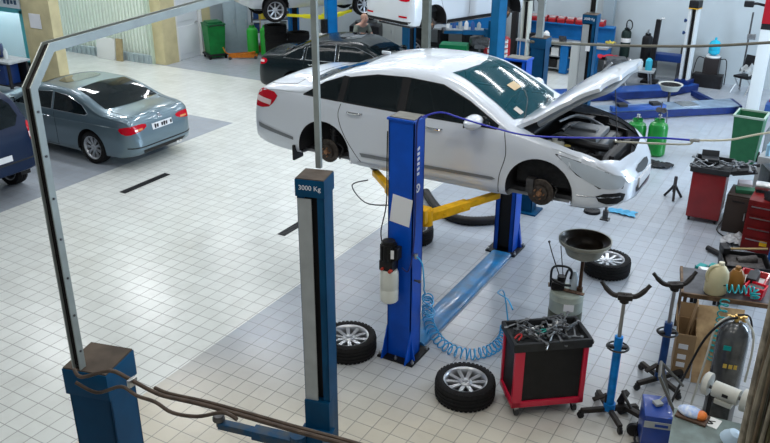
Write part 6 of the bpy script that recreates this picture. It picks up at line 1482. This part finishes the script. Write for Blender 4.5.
out('body', mb, CREAM, t); out('carry_handle', MB().tube([(-.02, -.02, .345), (-.10, -.02, .33), (-.135, -.02, .24), (-.118, -.02, .16)], .016, 8, 5), CREAM, t); out('cap', MB().cyl((.02, 0, .34), (.02, 0, .385), .03), mat('cream_cap', (.7, .66, .5), .4), t)
out('level_mark', MB().box((.07, -.092, .14), (.06, .006, .012)), BLACK, t)
t = thing('amber_jug', 'amber brown plastic jug right behind the cream canister', 'jug', (-.52, 8.96, .797), 0)
out('body', MB().lathe([(.001, 0), (.08, 0), (.09, .02), (.09, .18), (.05, .25), (.001, .26)], 20), mat('amber_plastic', (.28, .13, .03), .3), t); out('cap', MB().cyl((0, 0, .25), (0, 0, .29), .03), mat('amber_plastic', (0, 0, 0)), t)
# red frame holder + red bin
t = thing('red_tray', 'red open frame tray holding a black tool at the right edge', 'tray', (-.36, 9.15, .797), R(-5))
mb = MB().box((0, 0, .02), (.28, .4, .02))
for s in (-1, 1): mb.box((s * .14, 0, .06), (.02, .4, .1)).box((0, s * .2, .06), (.28, .02, .1))
out('tray', mb, REDP, t); out('white_liner', MB().box((0, .08, .035), (.22, .2, .01)), WHITEP, t); out('black_tool', MB().box((0, -.02, .1), (.12, .26, .12), bev=.04).cyl((0, .12, .1), (0, .2, .1), .035), BLACK, t)
t = thing('red_bin', 'scarlet plastic bin hooked above the dark gas bottle', 'parts bin', (-.30, 8.92, .797), R(-12))
out('bin_body', tub(.18, .14, .21, .16, .13, .012, 0), mat('scarlet_plastic', (.68, .01, .03), .4), t); out('contents', MB().box((0, 0, .08), (.16, .11, .07), bev=.02), mat('parts_mix2', (0, 0, 0)), t)
# teal coiled hose hanging on the shelf
cpts = []
ctr = spline([V(p) for p in [(-.58, 8.62, .95), (-.42, 8.62, .98), (-.30, 8.64, .98), (-.28, 8.6, .93)]], 8) + spline([V(p) for p in [(-.56, 8.50, .86), (-.55, 8.28, .7), (-.54, 8.22, .5), (-.56, 8.2, .28)]], 12)
def coilpath(ctr, rr_, turns):
    o_ = []; n = len(ctr)
    for i, p in enumerate(ctr):
        q = ctr[min(i + 1, n - 1)]; tv = (q - ctr[max(i - 1, 0)]).normalized(); x, y, _ = frame_from(tv)
        for j in range(5):
            a = 2 * PI * turns * (i + j / 5) / n; o_.append(p + (q - p) * (j / 5) + x * math.cos(a) * rr_ + y * math.sin(a) * rr_)
    return o_
TC = mat('teal_coil', (.02, .38, .42), .35)
tag(out('coiled_hose', MB().tube(coilpath(ctr[:25], .045, 9), .008, 6), TC), 'teal coiled hose looped on the shelf behind the scarlet bin', 'hose')
tag(out('coiled_hose', MB().tube(coilpath(ctr[25:], .045, 12), .008, 6), TC), 'teal coiled hose hanging down beside the plywood board', 'hose')
# cardboard box
CB2 = mat('cardboard', (.36, .24, .13), .8, 0, var=.15, scale=5); CBI = mat('cardboard_inside', (.26, .17, .09), .85)
t = thing('cardboard_box', 'tall open cardboard box with white printed marks beside the plywood board', 'cardboard box', (-.87, 8.30, 0), R(10))
mb = MB(); w, d, h = .19, .40, .54
for s in (-1, 1): mb.box((s * w / 2, 0, h / 2 + .01), (.008, d, h)).box((0, s * d / 2, h / 2 + .01), (w, .008, h))
mb.box((0, 0, .012), (w, d, .01)); out('box_walls', mb, CB2, t, 0)
out('flap', MB().box((-w / 2 - .02, 0, h + .08), (.008, d, .18), ry=R(-12)), CBI, t, 0); out('flap', MB().box((0, d / 2 + .03, h + .08), (w, .008, .18), rx=R(-20)), CBI, t, 0)
for z, wd in ((.40, .10), (.27, .09), (.17, .09)): out('printed_mark', MB().box((-.02, -d / 2 - .006, z), (wd, .003, .06)), PAPER, t, 0)
t = thing('cardboard_sheet', 'folded cardboard strip standing inside the open cardboard box', 'cardboard', (-.87, 8.34, .02), R(10))
out('sheet', MB().box((0, 0, .42), (.012, .18, .80), ry=R(9)), CB2, t, 0); out('fold', MB().box((.03, .0, .40), (.012, .16, .74), ry=R(4)), CBI, t, 0)
# dark gas bottle in clear wrap with brass fittings
t = thing('gas_cylinder', 'squat dark grey gas bottle with brass fittings behind the bench grinder', 'gas bottle', (-.36, 7.55, 0), R(10))
out('cylinder', MB().lathe([(.001, .35), (.135, .35), (.15, .38), (.15, .98), (.135, 1.06), (.09, 1.12), (.04, 1.15), (.001, 1.15)], 28), mat('grey_black_bottle', (.10, .105, .11), .25, .4, var=.6, scale=5, coat=.4), t)
out('gold_lettering', MB().box((-.04, -.152, .72), (.035, .004, .045)).box((.01, -.152, .72), (.035, .004, .045)).box((.055, -.148, .72), (.03, .006, .045)), mat('gold_ink', (.60, .42, .08), .4), t)
out('teal_mark', MB().box((-.05, -.148, .92), (.07, .008, .05)), mat('teal_packet', (0, 0, 0)), t)
out('brass_fitting', MB().cyl((0, 0, 1.13), (0, 0, 1.22), .022).cyl((-.07, 0, 1.19), (.07, 0, 1.19), .016).cyl((.07, 0, 1.16), (.07, 0, 1.22), .022).ball((-.07, 0, 1.19), .024), mat('brass', (.70, .45, .15), .3, 1), t)
out('hose', MB().tube([(-.07, -.02, 1.2), (-.18, -.08, 1.1), (-.22, -.16, .8), (-.26, -.2, .45), (-.3, -.3, .2)], .011, 8, 6).tube([(.07, -.02, 1.2), (.15, -.12, 1.12), (.17, -.16, .9), (.16, -.18, .6)], .011, 8, 6), mat('pale_hose', (.45, .46, .42), .4), t)
out('black_hose', MB().tube([(0, -.02, 1.2), (-.12, -.1, 1.18), (-.26, -.1, .95), (-.38, -.2, .6), (-.5, -.5, .35)], .012, 8, 6).tube([(0, 0, 1.22), (.1, -.06, 1.25), (.16, -.1, 1.05)], .010, 8, 4), BLACK, t)
out('stand_ring', MB().lathe([(.16, .30), (.17, .33), (.16, .36), (.15, .33)], 24, closed=True).box((0, 0, .16), (.26, .26, .32), bev=.01), BLACK, t)
# blue charger on wheels
t = thing('battery_charger', 'royal blue box trolley with bent grey handle at the foot of the grey table', 'trolley', (-.84, 6.74, 0), R(17))
BX = mat('cobalt_case', (.004, .045, .30), .35, 0, coat=.3, var=.15)
out('case', MB().box((0, 0, .29), (.26, .36, .40), bev=.02), BX, t)
out('front_band', MB().box((0, -.183, .40), (.25, .008, .07)), GREYP, t); out('band_marks', MB().box((.03, -.189, .40), (.12, .004, .028)), BX, t)
out('handle', MB().tube([(.13, .12, .45), (-.02, .10, .92), (-.05, -.12, .90), (.16, -.12, .48)], .016, 8).tube([(-.02, .10, .92), (.22, .14, .66)], .014, 8), mat('grey_tube', (.16, .16, .15), .45, .5), t)
for s in (-1, 1): out('wheel', MB().cyl((-.16, s * .15 - .02, .07), (-.16, s * .15 + .02, .07), .07, n=20).cyl((-.16, 0, .07), (-.14, s * .15, .07), .012), BLACK, t)
out('front_leg', MB().box((-.02, -.2, .06), (.22, .04, .05), rz=.4).cyl((-.14, -.23, .035), (-.14, -.19, .035), .035), DSTEEL, t)
out('top_clutter', MB().box((0, .02, .51), (.08, .08, .03), rz=.5, bev=.015).tube([(0, .05, .5), (.08, .1, .56), (.1, 0, .52)], .01, 6, 3), GREYP, t)
t = thing('clamp_jack', 'black claw shaped puller on the floor left of the royal blue box trolley', 'puller', (-1.10, 7.08, 0), R(150))
out('claw_frame', MB().box((0, 0, .10), (.40, .06, .05), ry=R(8), bev=.01).box((.16, 0, .18), (.06, .06, .18), ry=R(-20), bev=.01).tube([(.16, .02, .26), (.08, .06, .24), (.0, .05, .16)], .018, 8, 4), mat('greasy_iron', (0, 0, 0)), t)
out('wheel', MB().cyl((-.14, -.05, .045), (-.14, .05, .045), .045, n=14), BLACK, t); out('wheel', MB().cyl((.14, -.05, .045), (.14, .05, .045), .045, n=14), BLACK, t)
# grey-green table with grinder
TG = mat('grey_green_bench', (.20, .26, .25), .55, 0, dirt=(.13, .16, .15), scale=6)
t = thing('grinder_table', 'grey green steel table at the lower right corner under the bench grinder', 'table', (-.30, 5.98, 0), R(6))
out('table_top', MB().box((0, 0, .83), (.62, .66, .035), bev=.006), TG, t); out('apron', MB().box((-.29, 0, .74), (.02, .6, .14)).box((0, .31, .74), (.6, .02, .14)), TG, t)
for x in (-.27, .27):
    for y in (-.29, .29): out('leg', MB().box((x, y, .4), (.05, .05, .8)), TG, t)
t = thing('tea_packet', 'white and blue printed packet with orange end on the grey green table', 'packet', (-.50, 6.22, .849), R(-6))
mb = MB().ball((0, 0, .045), .1, (1.15, .75, .42), 20); out('packet', mb, mat('printed_white', (.72, .76, .82), .3, 0, dirt=(.25, .40, .75), scale=22), t); out('orange_end', MB().ball((.085, -.005, .045), .07, (.75, .85, .55)), mat('orange_film', (.75, .20, .04), .35), t); out('dark_tray', MB().box((.02, -.01, .012), (.26, .16, .022), bev=.006), mat('brown_tray', (.10, .06, .04), .5), t)
t = thing('printed_card', 'white card with a black cable drawing on the grey green table', 'card', (-.33, 6.22, .849), R(-10))
out('card', MB().box((0, 0, .003), (.14, .14, .006)), WHITEP, t); out('drawing', MB().tube([(-.04, .05, .008), (-.02, 0, .008), (.02, -.02, .008), (-.01, -.04, .008), (-.04, -.03, .008)], .006, 6, 4).tube([(-.01, .0, .008), (.03, .02, .008)], .004, 6), BLACK, t)
t = thing('bench_grinder', 'cream white bench grinder with round wheel guard behind the printed card', 'bench grinder', (-.30, 6.50, .0), R(-12))
GW = mat('grinder_cream', (.55, .55, .50), .35, var=.12)
out('pedestal', MB().box((.02, .02, .46), (.16, .16, .9), bev=.01).box((.02, .02, .02), (.3, .3, .04)), DSTEEL, t)
out('motor', MB().cyl((-.08, 0, 1.0), (.14, 0, 1.0), .072, n=26).box((.03, 0, .92), (.15, .13, .05), bev=.01), GW, t); out('label', MB().box((.04, -.073, 1.01), (.05, .004, .03)), BLACK, t)
out('wheel_guard', MB().cyl((-.16, 0, 1.02), (-.115, 0, 1.02), .105, n=30), GW, t); out('grinding_wheel', MB().cyl((-.175, 0, 1.02), (-.16, 0, 1.02), .085, n=28), GREYP, t)
out('wheel_guard', MB().cyl((.17, 0, 1.0), (.22, 0, 1.0), .10, n=30), GW, t); out('shaft', MB().cyl((-.12, 0, 1.0), (.2, 0, 1.0), .018), DSTEEL, t)
t = thing('round_lamp', 'pale blue round lamp head at the corner of the grey green table', 'lamp', (-.15, 6.0, .849), R(20))
out('shade', MB().lathe([(.001, .10), (.05, .09), (.085, .03), (.09, 0), (.08, .0)], 24, o=(0, 0, .04), axis=(.3, -.2, 1)), mat('pale_blue_shade', (.45, .58, .70), .3), t); out('base', MB().cyl((0, 0, 0), (0, 0, .05), .05), WHITEP, t)
# bundle of old rods at the right edge
rs = random.Random(4)
RB = [mat('rod_olive', (.10, .095, .05), .75, 0, var=.4, scale=8, bump=.3), mat('rod_brown', (.15, .115, .075), .75, 0, var=.4, scale=8, bump=.3), mat('rod_pale', (.26, .235, .18), .75, 0, var=.4, scale=8, bump=.3)]
first = None
cx, cy_ = .185, 4.62
k = 0
for i in range(30):
    if i < 22: a = PI * .62 + PI * 1.25 * i / 21; rr_ = .20
    else: a = rs.random() * 6.28; rr_ = rs.uniform(.03, .15)
    x, y = cx + math.cos(a) * rr_, cy_ + math.sin(a) * rr_
    r0 = rs.uniform(.011, .02)
    pp = [(rs.uniform(-.014, .014), rs.uniform(-.014, .014), z) for z in (0, .5, 1, 1.6, 2.2, 2.8, 3.4, 3.9)]
    col = ('olive', 'brown', 'pale')[i % 3]
    o = tag(out('long_rod', MB().tube(pp, r0, 7, 3), RB[i % 3]), col + ' weathered rod in the upright bundle at the right edge', 'rod', col + ' rods in the upright bundle'); o.location = (x, y, 0)
t = thing('bundle_strap', 'thick pale wooden pole along the left side of the upright rod bundle', 'pole', (cx - .235, cy_ + .02, 0), 0)
t['category'] = 'pole'
out('pole', MB().cyl((0, 0, 0), (0, 0, 3.95), .026, n=10), mat('pale_bark', (.30, .27, .215), .8, 0, var=.5, scale=14, bump=.5), t)
